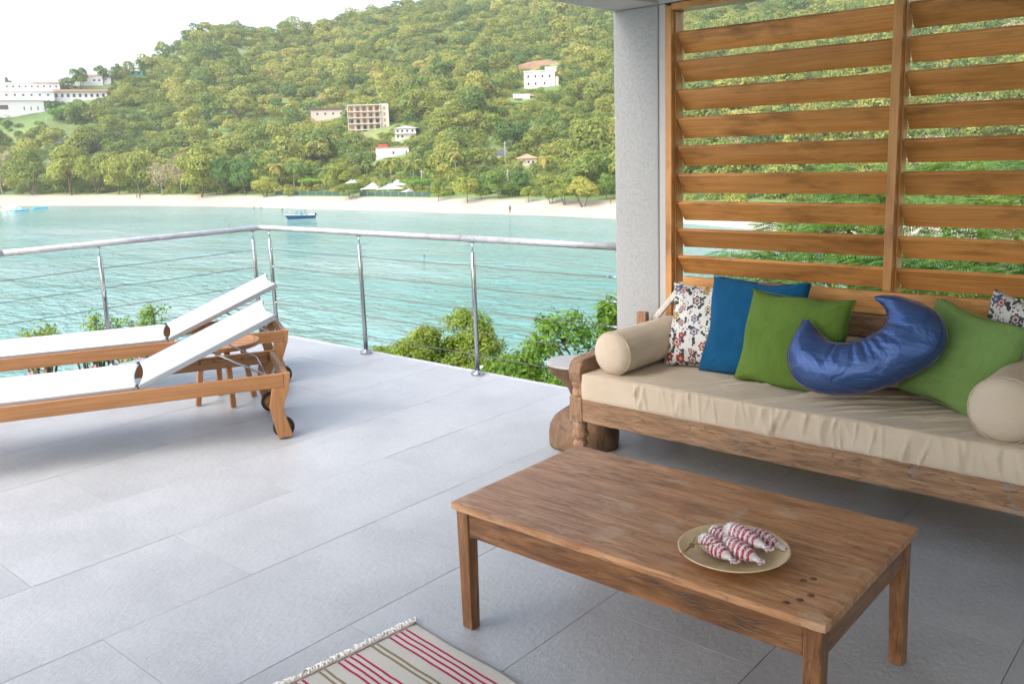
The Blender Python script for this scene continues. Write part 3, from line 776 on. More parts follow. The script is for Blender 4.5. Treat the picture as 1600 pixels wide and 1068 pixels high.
for i, (h, tl, _, lab) in enumerate(fishes):
    z = TZ + fz[i] + (0.004 if i == 2 else 0)
    a, b = floorpt(*h, z), floorpt(*tl, z - 0.004)
    L = math.hypot(b[0] - a[0], b[1] - a[1])
    e = thing('carved_fish', lab, 'fish', ((a[0] + b[0]) / 2, (a[1] + b[1]) / 2, z), math.atan2(b[1] - a[1], b[0] - a[0]), 'painted wooden fish on the plate')
    Rb = 0.0295 if i in (1, 2) else 0.0265
    body = bpy.data.objects.new('body', make_fish(L, Rb, i)); link(body, e)
    for s in (1, -1):
        MB().lathe([(0.0026, 0), (0.0018, 0.0012), (0.0, 0.0016)], 10, (-0.405 * L, 0, Rb * 0.74), m=Matrix.Rotation(s * R(38), 4, 'X'), cap=False).build('eye', plain('red_eye', (0.28, 0.02, 0.05), 0.4), e).location = (0, -s * Rb * 0.47, -Rb * 0.12)
def rope(pts, r, n=60, twist=40):
    pts = [Vector(p) for p in pts]
    # catmull-rom
    out = []
    for i in range(len(pts) - 1):
        p0, p1, p2, p3 = pts[max(i-1, 0)], pts[i], pts[i+1], pts[min(i+2, len(pts)-1)]
        for k in range(12):
            t = k / 12
            out.append(0.5 * ((2*p1) + (p2-p0)*t + (2*p0-5*p1+4*p2-p3)*t*t + (3*p1-p0-3*p2+p3)*t**3))
    out.append(pts[-1]); return out
mb = MB()
zz = TZ + 0.045
tw = [floorpt(x, y, z) for x, y, z in ((1062, 866, TZ + 0.046), (1072, 858, zz + 0.003), (1080, 851, zz), (1090, 849, zz), (1100, 850, TZ + 0.052), (1122, 847, TZ + 0.056), (1126, 843, TZ + 0.058))]
for s in (-1, 1):
    pp = rope(tw, 0.001)
    q = [p + Vector((0.0011 * math.cos(i * 0.9 + s * 1.57), 0.0011 * math.sin(i * 0.9 + s * 1.57), 0.0011 * math.cos(i * 0.9 + s))) for i, p in enumerate(pp)]
    mb.tube(q, 0.0011, 6)
kn = Vector(floorpt(1081, 851, zz + 0.001))
for k in range(3):
    a = k * 1.05
    mb.tube([kn + Vector((0.006 * math.cos(t + a), 0.005 * math.sin(t) * math.cos(a), 0.005 * math.sin(t) * math.sin(a))) for t in np.linspace(0, 6.28, 14)], 0.0014, 6)
for e_ in ((1087, 838, TZ + 0.052), (1074, 849, zz), (1067, 868, TZ + 0.044)):
    mb.tube([kn, (kn + Vector(floorpt(*e_))) / 2 + Vector((0, 0, 0.002)), Vector(floorpt(*e_))], [0.0016, 0.0013, 0.0007], 6)
for arc in (((1109, 832, TZ + 0.05), (1114, 825, TZ + 0.058), (1124, 824, TZ + 0.062), (1130, 822, TZ + 0.064)), ((1133, 820, TZ + 0.068), (1142, 818, TZ + 0.072), (1152, 821, TZ + 0.068), (1155, 826, TZ + 0.06))):
    mb.tube(rope([floorpt(*q) for q in arc], 0.001), 0.0016, 6)
tag(mb.build('twine', plain('brown_twine', (0.26, 0.15, 0.07), 0.9)), 'knotted brown twine stringing the striped fish together over the plate rim', 'twine')

# ================================================================== RUG
RA = R(-5.3); RO = (-2.133, 1.866)
rug = thing('rug', 'flat woven cream rug with red and tan stripes and a fringed end', 'rug', (RO[0], RO[1], 0), RA)
def rug_material():
    t = NT('striped_weave')
    sp = t.n('SeparateXYZ'); t.set(sp.inputs[0], t.n('TexCoord').outputs['Object'])
    wob = t.noise(t.coord('Object'), 9, 3)
    y = t.math('ADD', t.math('MULTIPLY', sp.outputs['Y'], -1.0), t.math('MULTIPLY', t.math('SUBTRACT', wob, 0.5), 0.006))
    red = (0.50, 0.014, 0.085); tan = (0.30, 0.24, 0.13); cr = (0.66, 0.63, 0.58)
    bands = []
    def grp(y0):
        for k in range(4): bands.append((y0 + 0.0225 * k, 0.0085, red))
        for k in range(2): bands.append((y0 + 0.119 + 0.020 * k, 0.0095, tan))
    for g in range(4): grp(0.0515 + 0.200 * g)
    fac = t.math('DIVIDE', y, 0.9)
    n = t.noise(t.coord('Object', scale=(1, 1, 1)), 260, 2)
    c = t.mix(n, cr, (0.57, 0.54, 0.49))
    for (y0, w, col) in bands:
        m = t.math('MULTIPLY', t.math('GREATER_THAN', y, y0 - w / 2), t.math('LESS_THAN', y, y0 + w / 2))
        m = t.math('MULTIPLY', m, t.math('GREATER_THAN', sp.outputs['X'], 0.016))
        c = t.mix(m, c, t.mix(n, col, tuple(q * 0.8 for q in col)))
    w1 = t.n('TexWave', wave_type='BANDS', bands_direction='Y'); t.set(w1.inputs['Vector'], t.coord('Object')); w1.inputs['Scale'].default_value = 110; w1.inputs['Distortion'].default_value = 2
    w2 = t.n('TexWave', wave_type='BANDS', bands_direction='X'); t.set(w2.inputs['Vector'], t.coord('Object')); w2.inputs['Scale'].default_value = 110; w2.inputs['Distortion'].default_value = 2
    return t.pbr(c, 0.95, t.bump(t.math('ADD', w1.outputs['Fac'], w2.outputs['Fac']), 0.6, 0.003))
nx, ny = 120, 70
X, Y = np.meshgrid(np.linspace(0, 1.5, nx), np.linspace(0, -0.86, ny), indexing='ij')
Z = 0.0065 + 0.0045 * fbm(X * 6, Y * 6, 3) + 0.002 * vnoise(X * 25, Y * 25, 9)
Xw = X + 0.004 * (vnoise(Y * 14, X * 0 + 1, 4) - 0.5) * np.clip(1 - X * 4, 0, 1)
Yw = Y + 0.010 * (vnoise(X * 5, Y * 0 + 3, 2) - 0.5)
rg = bpy.data.objects.new('weave', grid_mesh('weave', np.stack([Xw, Yw, Z], -1)[:, ::-1], rug_material())); link(rg, rug)
so = rg.modifiers.new('thick', 'SOLIDIFY'); so.thickness = 0.004; so.offset = -1
mb = MB(); mb.tube([(0.009, -0.002 - 0.855 * i / 60, 0.013 + 0.0012 * math.sin(i * 1.9)) for i in range(61)], 0.0030, 6)
mb.build('hem', plain('hem_cord', (0.50, 0.42, 0.38), 0.95), rug)
mb = MB(); rf = random.Random(5)
for i in range(430):
    y0 = -0.002 - 0.856 * (i + rf.uniform(-1, 1)) / 430
    L = rf.uniform(0.018, 0.044); a = rf.uniform(-1.2, 1.2); lift = rf.uniform(0.0, 0.012)
    p = [(0.006, y0, 0.010)]
    for k in range(1, 5):
        t = k / 4
        p.append((0.006 - L * t, y0 + L * math.sin(a) * t + 0.004 * math.sin(t * 5 + i), 0.010 + lift * math.sin(t * 3.0) - 0.006 * t + rf.uniform(-0.001, 0.001)))
    mb.tube(p, [0.0022, 0.0026, 0.0024, 0.0020, 0.0012], 5)
mb.build('fringe', plain('cream_yarn', (0.74, 0.71, 0.66), 0.95), rug, kind='stuff')

# ================================================================== DAYBED
SX0, SX1, SY0, SY1 = -2.660, -0.460, 3.45, 4.165
db = thing('daybed', 'weathered carved wooden daybed with patches of old grey paint in front of the louvres', 'daybed', (SX0, SY0, 0))
PW = 0.078
def turned(x, y, name='leg'):
    prof = [(0.030, 0.0), (0.036, 0.012), (0.037, 0.06), (0.030, 0.072), (0.026, 0.082), (0.036, 0.094), (0.041, 0.106), (0.036, 0.118), (0.027, 0.128), (0.030, 0.136), (0.041, 0.150), (0.041, 0.168), (0.034, 0.182), (0.036, 0.196), (0.038, 0.229)]
    part(MB().lathe(prof, 20, (x, y, 0.001)), name, M['old_wood_Z'], db)
def upper(x, y):
    prof = [(0.036, 0.360), (0.038, 0.372), (0.037, 0.392), (0.030, 0.400), (0.034, 0.410), (0.040, 0.422), (0.037, 0.436), (0.028, 0.448), (0.030, 0.462), (0.035, 0.476), (0.034, 0.50)]
    part(MB().lathe(prof, 20, (x, y, 0)), 'spindle', M['old_wood_Z'], db)
for (x, y) in ((SX0 + PW/2, SY0 + PW/2), (SX1 - PW/2, SY0 + PW/2), (SX0 + PW/2, SY1 - PW/2 - 0.05), (SX1 - PW/2, SY1 - PW/2 - 0.05)):
    turned(x, y)
    part(MB().bb((x - PW/2, y - PW/2, 0.230), (x + PW/2, y + PW/2, 0.362)), 'post_block', M['old_wood_Z'], db, bevel=0.006, seg=3)
    if y < SY0 + 0.2: upper(x, y)
# front rail with knocked, slightly wavy lower edge
nx = 90
P = []
ring = []
rr = random.Random(8)
xa, xb = SX0 + PW + 0.001, SX1 - PW - 0.001
V = []; F = []
for i in range(nx):
    x = xa + (xb - xa) * i / (nx - 1)
    lo = 0.234 + 0.0015 * (vnoise(i * 0.4, 0, 2) - 0.5) + (0.0018 if vnoise(i * 0.9, 5, 7) > 0.88 else 0)
    hi = 0.360 + 0.003 * (vnoise(i * 0.5, 3, 4) - 0.5)
    f = 0.003 * (vnoise(i * 0.3, 8, 1) - 0.5)
    for (y, z) in ((SY0 + 0.006 + f, lo + 0.006), (SY0 + 0.012 + f, lo), (SY0 + 0.055, lo), (SY0 + 0.055, hi), (SY0 + 0.010 + f, hi), (SY0 + 0.004 + f, hi - 0.006)):
        V.append((x, y, z))
for i in range(nx - 1):
    for k in range(6):
        k2 = (k + 1) % 6
        F.append((i*6+k, (i+1)*6+k, (i+1)*6+k2, i*6+k2))
F.append(tuple(reversed(range(6)))); F.append(tuple((nx-1)*6 + k for k in range(6)))
part(MB().add(V, F), 'front_rail', M['old_wood_X'], db)
for x in (SX0, SX1 - 0.05):
    part(MB().bb((x + 0.008, SY0 + PW + 0.001, 0.238), (x + 0.045, SY1 - 0.05 - PW - 0.001, 0.358)), 'side_rail', M['old_wood_Y'], db, bevel=0.004)
part(MB().bb((SX0 + PW + 0.001, SY1 - 0.09, 0.238), (SX1 - PW - 0.001, SY1 - 0.055, 0.358)), 'back_rail', M['old_wood_X'], db, bevel=0.004)
for i in range(9):
    y = SY0 + 0.075 + i * 0.063
    part(MB().bb((SX0 + 0.047, y, 0.312), (SX1 - 0.052, y + 0.055, 0.330)), 'bed_slat', M['old_wood_X'], db)
def arm(x, w):
    # arm cheek: a thick plank whose front end rolls over into a scroll
    prof = [(0.000, 0.432), (-0.012, 0.455), (-0.018, 0.490), (-0.012, 0.522), (0.006, 0.545), (0.035, 0.556), (0.20, 0.566), (0.45, 0.575), (0.60, 0.578), (0.60, 0.535), (0.45, 0.520), (0.22, 0.498), (0.12, 0.470), (0.07, 0.425), (0.035, 0.412)]
    poly = [(SY0 + 0.008 + a, b) for a, b in prof]
    part(MB().prism(poly, (x - w/2, 0, 0), (0, 1, 0), (0, 0, 1), w), 'arm', M['old_wood_Y'], db, bevel=0.010, seg=3)
arm(SX0 + PW/2 + 0.002, 0.076); arm(SX1 - PW/2, 0.076)
# back: two posts, broad top board, two lower boards, raked whitened end strips
for x in (SX0 + PW/2, SX1 - PW/2):
    part(MB().bb((x - 0.03, SY1 - 0.100, 0.3625), (x + 0.03, SY1 - 0.062, 0.70)), 'back_post', M['old_wood_Z'], db, bevel=0.005)
yb = 4.118
part(MB().bb((SX0 + 0.27, yb, 0.800), (SX1 - 0.20, yb + 0.040, 0.905)), 'back_board', M['louvre_wood_X'], db, bevel=0.005)
part(MB().bb((SX0 + 0.30, yb + 0.003, 0.685), (SX1 - 0.10, yb + 0.037, 0.797)), 'back_board', M['old_wood_X'], db, bevel=0.004)
part(MB().bb((SX0 + 0.30, yb + 0.003, 0.560), (SX1 - 0.07, yb + 0.037, 0.682)), 'back_board', M['old_wood_X'], db, bevel=0.004)
part(MB().bb((SX0 + 0.30, yb + 0.003, 0.40), (SX1 - 0.07, yb + 0.037, 0.557)), 'back_board', M['old_wood_X'], db, bevel=0.004)
for s, xe in ((1, SX0), (-1, SX1)):
    part(MB().beam((xe + s * 0.06, yb + 0.02, 0.63), (xe + s * 0.268, yb + 0.02, 0.868), 0.034, 0.022, (0, 1, 0)), 'back_end', M['pale_wood'], db, bevel=0.008)

# mattress
def soft_box(x0, x1, y0, y1, z0, z1, rnd, name, mat, wr):
    nx, n1 = 460, 14
    # cross-section loop (y, z) of a rounded rectangle
    prof = []
    def arc(cy, cz, a0, a1, k=5):
        for i in range(k + 1):
            a = a0 + (a1 - a0) * i / k
            prof.append((cy + rnd * math.cos(a), cz + rnd * math.sin(a)))
    def lin(p, q, n):
        for i in range(1, n): prof.append((p[0] + (q[0]-p[0])*i/n, p[1] + (q[1]-p[1])*i/n))
    arc(y0 + rnd, z0 + rnd, -math.pi/2, -math.pi, 4)
    lin((y0, z0 + rnd), (y0, z1 - rnd), 12)
    arc(y0 + rnd, z1 - rnd, math.pi, math.pi/2, 6)
    lin((y0 + rnd, z1), (y1 - rnd, z1), 110)
    arc(y1 - rnd, z1 - rnd, math.pi/2, 0, 4)
    lin((y1, z1 - rnd), (y1, z0 + rnd), 4)
    arc(y1 - rnd, z0 + rnd, 0, -math.pi/2, 4)
    lin((y1 - rnd, z0), (y0 + rnd, z0), 6)
    prof = np.array(prof); m = len(prof)
    u = np.linspace(0, 1, nx)
    # squeeze the ends round
    X = x0 + (x1 - x0) * u
    P = np.zeros((m, nx, 3))
    e = np.minimum(X - x0, x1 - X); er = 0.03
    sh = np.where(e < er, er - np.sqrt(np.maximum(er**2 - (er - e)**2, 0)), 0)
    cyc, czc = (y0 + y1) / 2, (z0 + z1) / 2
    for j in range(m):
        yy, zz = prof[j]
        P[j, :, 0] = X
        P[j, :, 1] = yy + np.sign(cyc - yy) * np.minimum(sh, abs(cyc - yy)) * 0.9
        P[j, :, 2] = zz + np.sign(czc - zz) * np.minimum(sh, abs(czc - zz)) * 0.9
    return P, prof
MX0, MX1, MY0, MY1, MZ0, MZ1 = -2.596, -0.520, 3.452, 4.105, 0.352, 0.487
P, prof = soft_box(MX0, MX1, MY0, MY1, MZ0, MZ1, 0.016, 'm', None, 0)
X, Y, Zq = P[..., 0], P[..., 1], P[..., 2]
front = np.clip(1 - (Y - MY0) / 0.02, 0, 1)
topm = np.clip((Zq - (MZ1 - 0.012)) / 0.012, 0, 1)
rw = np.random.RandomState(4)
dy = np.zeros_like(X); dz = np.zeros_like(X)
for k in range(60):      # short pulls hanging from the top seam of the front
    xc = rw.uniform(MX0 + 0.25, MX1); s = rw.uniform(0.006, 0.014); a = rw.uniform(0.004, 0.011); sl = rw.uniform(-0.35, 0.35); z0 = rw.uniform(0.2, 0.9)
    tz = (Zq - MZ0) / (MZ1 - MZ0)
    dy += a * np.exp(-((X - xc - sl * (Zq - MZ1)) / s) ** 2) * np.clip(1 - np.abs(tz - z0) / 0.65, 0, 1) * front
for k in range(44):      # diagonal creases on top running back from the front edge
    xc = rw.uniform(MX0 + 0.5, MX1); s = rw.uniform(0.009, 0.018); a = rw.uniform(0.004, 0.012); L = rw.uniform(0.12, 0.40); yc = rw.uniform(MY0 + 0.02, MY0 + 0.22); sl = rw.uniform(0.7, 1.4)
    t = (Y - yc)
    dz += a * np.exp(-((X - xc - sl * t) / s) ** 2) * np.clip(1 - np.abs(t - L / 2) / (L / 2 + 0.05), 0, 1) ** 0.7 * topm
dz += 0.010 * (fbm(X * 3.2, Y * 3.2, 6) - 0.5) * topm
dy += 0.006 * (fbm(X * 6, Zq * 9, 8) - 0.5) * front
P[..., 1] -= dy; P[..., 2] += dz
mt = thing('seat_mattress', 'long beige canvas mattress with creased front on the wooden daybed', 'mattress', (MX0, MY0, MZ0))
me = grid_mesh('mattress_cover', P - np.array([MX0, MY0, MZ0]), M['canvas'], closed_u=True)
bm = bmesh.new(); bm.from_mesh(me); bmesh.ops.holes_fill(bm, edges=[e for e in bm.edges if e.is_boundary]); bmesh.ops.recalc_face_normals(bm, faces=bm.faces); bm.to_mesh(me); bm.free()
link(bpy.data.objects.new('cover', me), mt)
jj = int(np.argmin(np.hypot(prof[:, 0] - (MY0 + 0.005), prof[:, 1] - (MZ1 - 0.005))))
pp = [(p[0], p[1] - 0.0015, p[2] + 0.001) for p in P[jj, 2:-2]]
part(MB().tube(pp, 0.0028, 6), 'piping', M['canvas'], mt)
jb = int(np.argmin(np.hypot(prof[:, 0] - (MY0 + 0.005), prof[:, 1] - (MZ0 + 0.005))))
part(MB().tube([(p[0], p[1] - 0.001, p[2]) for p in P[jb, 2:-2]], 0.0025, 6), 'piping', M['canvas'], mt)

# bolsters
def bolster(p, q, r, label, seed):
    p, q = Vector(p), Vector(q); L = (q - p).length
    e = thing('bolster', label, 'bolster', p)
    e.rotation_euler = (q - p).to_track_quat('Z', 'Y').to_euler()
    prof = [(0.0, -0.040), (0.3, -0.039), (0.6, -0.032), (0.82, -0.018), (0.95, -0.001), (1.0, 0.016)]
    zs = [0.03, 0.06, 0.10, 0.15, 0.20, 0.27, 0.34, 0.41, 0.48]
    pr = [(a * r, b) for a, b in prof] + [(r * (1.0 - 0.012 * math.sin(3.0 * z / L)), z) for z in zs if z < L - 0.03]
    pr += [(b * r, L - c) for b, c in [(1.0, 0.014), (0.95, -0.002), (0.8, -0.012), (0.4, -0.02), (0.0, -0.02)]]
    n = 72; Pm = np.zeros((n, len(pr), 3))
    for k in range(n):
        t = 2 * math.pi * k / n
        for j, (rad, z) in enumerate(pr):
            g = 0.0
            if 1 <= j <= 6: g = 0.0030 * math.sin(k * 2 * math.pi / n * 19 + seed) * (0.6 + 0.4 * math.sin(k * 0.7)) * (1 if j > 2 else 0.4)
            w = 0.004 * (vnoise(k * 6.0 / n * 3, z * 9, seed) - 0.5)
            rad2 = max(0, rad + (g + w) * (rad / r))
            Pm[k, j] = (rad2 * math.cos(t), rad2 * math.sin(t), z + (g * 0.8 if j <= 4 else 0))
    ob = bpy.data.objects.new('cover', grid_mesh('bolster_cover', Pm, M['canvas'], closed_u=True)); link(ob, e)
    ob.modifiers.new('s', 'SUBSURF').levels = 1; ob.modifiers['s'].render_levels = 1
    MB().tube([(r * 1.004 * math.cos(t), r * 1.004 * math.sin(t), 0.010 + 0.0022 * math.sin(19 * t + seed)) for t in np.linspace(0, 2 * math.pi, 73)], 0.0026, 6).build('piping', M['canvas'], e)
    return e
bolster((-2.440, 3.515, 0.595), (-2.415, 4.06, 0.598), 0.108, 'beige round bolster at the left end of the daybed beside the floral cushion', 1)
bolster((-0.700, 3.505, 0.604), (-0.690, 4.06, 0.606), 0.124, 'beige round bolster by the paler green cushion, opposite the floral end', 4)
bolster((-2.25, 4.010, 0.600), (-0.86, 4.010, 0.600), 0.105, 'long beige bolster along the backrest behind the crescent cushion', 7)

# square cushions
def cushion(name, label, c, w, h, th, rot, mat, seed, pinch=0.075, group=None, sag=0.0):
    n = 44
    u, v = np.meshgrid(np.linspace(-1, 1, n), np.linspace(-1, 1, n), indexing='ij')
    ex = 1 - pinch * (1 - v ** 2) ** 1.0; ez = 1 - pinch * (1 - u ** 2)
    x = w / 2 * u * ex; z = h / 2 * v * ez
    f = np.clip((1 - u ** 2) * (1 - v ** 2), 0, 1) ** 0.40
    wr = (fbm(x * 9 + seed, z * 9, seed) - 0.5)
    fold = 0
    rs_ = np.random.RandomState(seed)
    for k in range(14):      # creases pulling out of the corners and edges
        cu, cv = rs_.choice([-1, 1]), rs_.choice([-1, 1])
        an = math.atan2(-cv, -cu) + rs_.uniform(-0.55, 0.55)
        dx, dz = (x - cu * w / 2), (z - cv * h / 2)
        al = dx * math.cos(an) + dz * math.sin(an); ac = -dx * math.sin(an) + dz * math.cos(an)
        fold = fold + rs_.uniform(0.3, 1.0) * np.exp(-(ac / (0.006 + 0.035 * np.clip(al, 0, 1))) ** 2) * np.clip(al / 0.03, 0, 1) * np.exp(-al / 0.10)
    out = []
    for s in (-1, 1):
        y = s * (th / 2 * f + (0.034 * wr + 0.026 * fold) * f ** 0.7)
        out.append(np.stack([x + 0.010 * wr + 0.006 * u * np.sin(v * 5 + seed), y, z + 0.010 * wr + 0.006 * v * np.sin(u * 5 + 2 * seed)], -1))
    idx = np.arange(n * n).reshape(n, n); off = n * n
    qf = np.stack([idx[:-1, :-1], idx[1:, :-1], idx[1:, 1:], idx[:-1, 1:]], -1).reshape(-1, 4)
    me = bpy.data.meshes.new(name)
    V = np.concatenate([out[0].reshape(-1, 3), out[1].reshape(-1, 3)])
    V = V.astype(np.float32)
    me.from_pydata(V.tolist(), [], qf.tolist() + (qf[:, ::-1] + off).tolist())
    bm = bmesh.new(); bm.from_mesh(me); bmesh.ops.remove_doubles(bm, verts=bm.verts, dist=0.0008); bm.to_mesh(me); bm.free()
    me.polygons.foreach_set('use_smooth', [True] * len(me.polygons))
    me.materials.append(mat)
    e = thing(name, label, 'cushion', c, group=group); e.rotation_euler = tuple(R(a) for a in rot)
    ob = bpy.data.objects.new('cover', me); link(ob, e)
    # stitched edge
    ring = [(u_, -1) for u_ in np.linspace(-1, 1, 20)] + [(1, v_) for v_ in np.linspace(-1, 1, 20)] + [(u_, 1) for u_ in np.linspace(1, -1, 20)] + [(-1, v_) for v_ in np.linspace(1, -1, 20)]
    pts = [(w / 2 * a * (1 - pinch * (1 - b * b)), 0, h / 2 * b * (1 - pinch * (1 - a * a))) for a, b in ring]
    MB().tube(pts, 0.0024, 5).build('seam', mat, e)
    return e
cushion('cushion', 'white floral print cushion beside the left bolster and the blue cushion', (-2.135, 3.94, 0.690), 0.43, 0.43, 0.15, (-19, 0, 7), M['floral'], 3)
cushion('cushion', 'dark teal blue linen cushion between the floral and green cushions', (-1.880, 3.905, 0.712), 0.50, 0.49, 0.16, (-17, 1, 0), M['blue'], 5)
cushion('cushion', 'dark green linen cushion partly behind the blue crescent cushion', (-1.645, 3.82, 0.692), 0.51, 0.45, 0.17, (-20, 1, -4), M['green'], 7)
cushion('cushion', 'paler green linen cushion leaning askew beside the right bolster', (-0.935, 3.860, 0.690), 0.43, 0.42, 0.18, (-20, 9, -22), M['green_pale'], 12)
cushion('cushion', 'white floral print cushion mostly hidden behind the paler green cushion', (-0.735, 4.00, 0.715), 0.43, 0.43, 0.15, (-16, 8, -20), M['floral'], 9)

# crescent cushion
outer = [(-0.201, 0.326), (-0.231, 0.241), (-0.24, 0.165), (-0.22, 0.103), (-0.186, 0.06), (-0.119, 0.03), (-0.04, 0.025), (0.088, 0.053), (0.205, 0.113), (0.314, 0.196), (0.356, 0.254), (0.365, 0.325), (0.341, 0.391), (0.287, 0.433), (0.194, 0.461), (0.121, 0.464), (0.075, 0.454)]
inner = [(-0.183, 0.322), (-0.13, 0.268), (-0.073, 0.239), (-0.004, 0.239), (0.071, 0.268), (0.121, 0.306), (0.145, 0.342), (0.142, 0.385), (0.119, 0.423), (0.083, 0.443)]
def resample(pts, n):
    pts = np.array(rope([(a, b, 0) for a, b in pts], 1))[:, :2]
    d = np.r_[0, np.cumsum(np.hypot(*np.diff(pts, axis=0).T))]
    s = np.linspace(0, d[-1], n)
    return np.stack([np.interp(s, d, pts[:, 0]), np.interp(s, d, pts[:, 1])], -1)
N, K = 90, 25
po, pi_ = resample(outer, N), resample(inner, N)
cr = thing('crescent_cushion', 'shiny blue silk crescent shaped cushion lying on the beige mattress', 'cushion', (-1.35, 3.57, 0.54))
cr.rotation_euler = (R(-29), 0, 0)
vv = np.linspace(0, 1, K)
wd = np.hypot(*(po - pi_).T)
tt = np.linspace(0, 1, N)
BAND = 0.085
def crease_at(v):
    c = 0.0
    for (tc, a, wdt) in ((0.34, 1.0, 0.007), (0.39, 0.6, 0.006), (0.46, 1.1, 0.007), (0.52, 1.3, 0.010), (0.555, 1.0, 0.007), (0.60, 0.7, 0.006), (0.66, 0.8, 0.008), (0.74, 0.6, 0.010), (0.2, 0.7, 0.010), (0.12, 0.8, 0.006), (0.91, 0.7, 0.006)):
        c = c + a * np.exp(-((tt - tc - 0.04 * (v - 0.9)) / wdt) ** 2) * np.clip((v - 0.30) / 0.4, 0, 1)
    for k in range(30):
        tc = (k + 0.5) / 30; c = c + 0.35 * np.exp(-((tt - tc - 0.01 * math.sin(k * 2.3)) / 0.006) ** 2) * np.exp(-(v - 0.08) ** 2 / 0.010)
    return c
rows = []          # front centre line ... a closed loop across the cushion: front inner edge -> front outer edge -> band -> back
taper = np.clip(wd / 0.12, 0.15, 1)
def face(v, sgn):
    q = po * (1 - v) + pi_ * v
    pr_ = max(0.0, math.sin(math.pi * v)) ** 0.6
    h = 0.42 * np.minimum(wd * 0.75, 0.15) * pr_
    h = h - 0.011 * crease_at(v) * (0.25 + 0.75 * pr_) + 0.012 * (fbm(q[:, 0] * 12 + 3 * sgn, q[:, 1] * 12, 5) - 0.5) * pr_
    y = (-h if sgn < 0 else BAND * taper + h)
    return np.stack([q[:, 0], y, q[:, 1]], -1)
for v in vv: rows.append(face(1 - v, -1))
nb_ = 6
for k in range(1, nb_):
    f = k / nb_; q = po + (po - pi_) / np.maximum(wd, 1e-4)[:, None] * (0.012 * math.sin(math.pi * f) * taper)[:, None]
    rows.append(np.stack([q[:, 0], BAND * taper * f, q[:, 1]], -1))
for v in vv: rows.append(face(v, 1))
for k in range(1, nb_):
    f = 1 - k / nb_; q = pi_ + (pi_ - po) / np.maximum(wd, 1e-4)[:, None] * (0.010 * math.sin(math.pi * f) * taper)[:, None]
    rows.append(np.stack([q[:, 0], BAND * taper * f, q[:, 1]], -1))
me = grid_mesh('crescent_cover', np.stack(rows, 0), M['silk'], closed_u=True)
bm = bmesh.new(); bm.from_mesh(me); bmesh.ops.holes_fill(bm, edges=[e for e in bm.edges if e.is_boundary]); bmesh.ops.recalc_face_normals(bm, faces=bm.faces); bm.to_mesh(me); bm.free()
me.polygons.foreach_set('use_smooth', [True] * len(me.polygons))
link(bpy.data.objects.new('cover', me), cr)
MB().tube([(a, -0.001, b) for a, b in po], 0.0026, 6).build('piping', M['piping'], cr)
MB().tube([(a, -0.001, b) for a, b in pi_], 0.0024, 6).build('piping', M['piping'], cr)
MB().tube([(a, BAND * t_, b) for (a, b), t_ in zip(po, taper)], 0.0026, 6).build('piping', M['piping'], cr)

# ================================================================== STOOL
st = thing('stump_stool', 'hourglass wooden stump stool with a pale grey top behind the daybed arm', 'stool', (-2.775, 3.755, 0))
def lump(prof, sx, sy, seed, cxy):
    n = 40; P = np.zeros((n, len(prof), 3))
    for k in range(n):
        t = 2 * math.pi * k / n
        for j, (r, z) in enumerate(prof):
            rr_ = r * (1 + 0.07 * (vnoise(2 * math.cos(t) + 5, 2 * math.sin(t) + z * 6, seed) - 0.5) * 2)
            f = j / (len(prof) - 1)
            P[k, j] = (cxy(z)[0] + rr_ * math.cos(t) * sx, cxy(z)[1] + rr_ * math.sin(t) * sy, z)
    return P
sh = lambda z: (-0.02 - 0.060 * min(1, max(0, (z - 0.28) / 0.13)), 0.02 * z)
prof = [(0.0, 0.002), (0.194, 0.002), (0.196, 0.02), (0.194, 0.06), (0.184, 0.105), (0.160, 0.150), (0.120, 0.186), (0.080, 0.212), (0.066, 0.26), (0.075, 0.31), (0.105, 0.36), (0.140, 0.395), (0.152, 0.425), (0.160, 0.444)]
o = bpy.data.objects.new('body', grid_mesh('stool_body', lump(prof, 1, 1, 3, sh), M['stool_wood'], closed_u=True)); link(o, st)
o = bpy.data.objects.new('top', grid_mesh('stool_top', lump([(0.160, 0.4445), (0.161, 0.450), (0.154, 0.4535), (0.12, 0.454), (0.0, 0.454)], 1, 1, 3, sh), M['stool_top'], closed_u=True)); link(o, st)

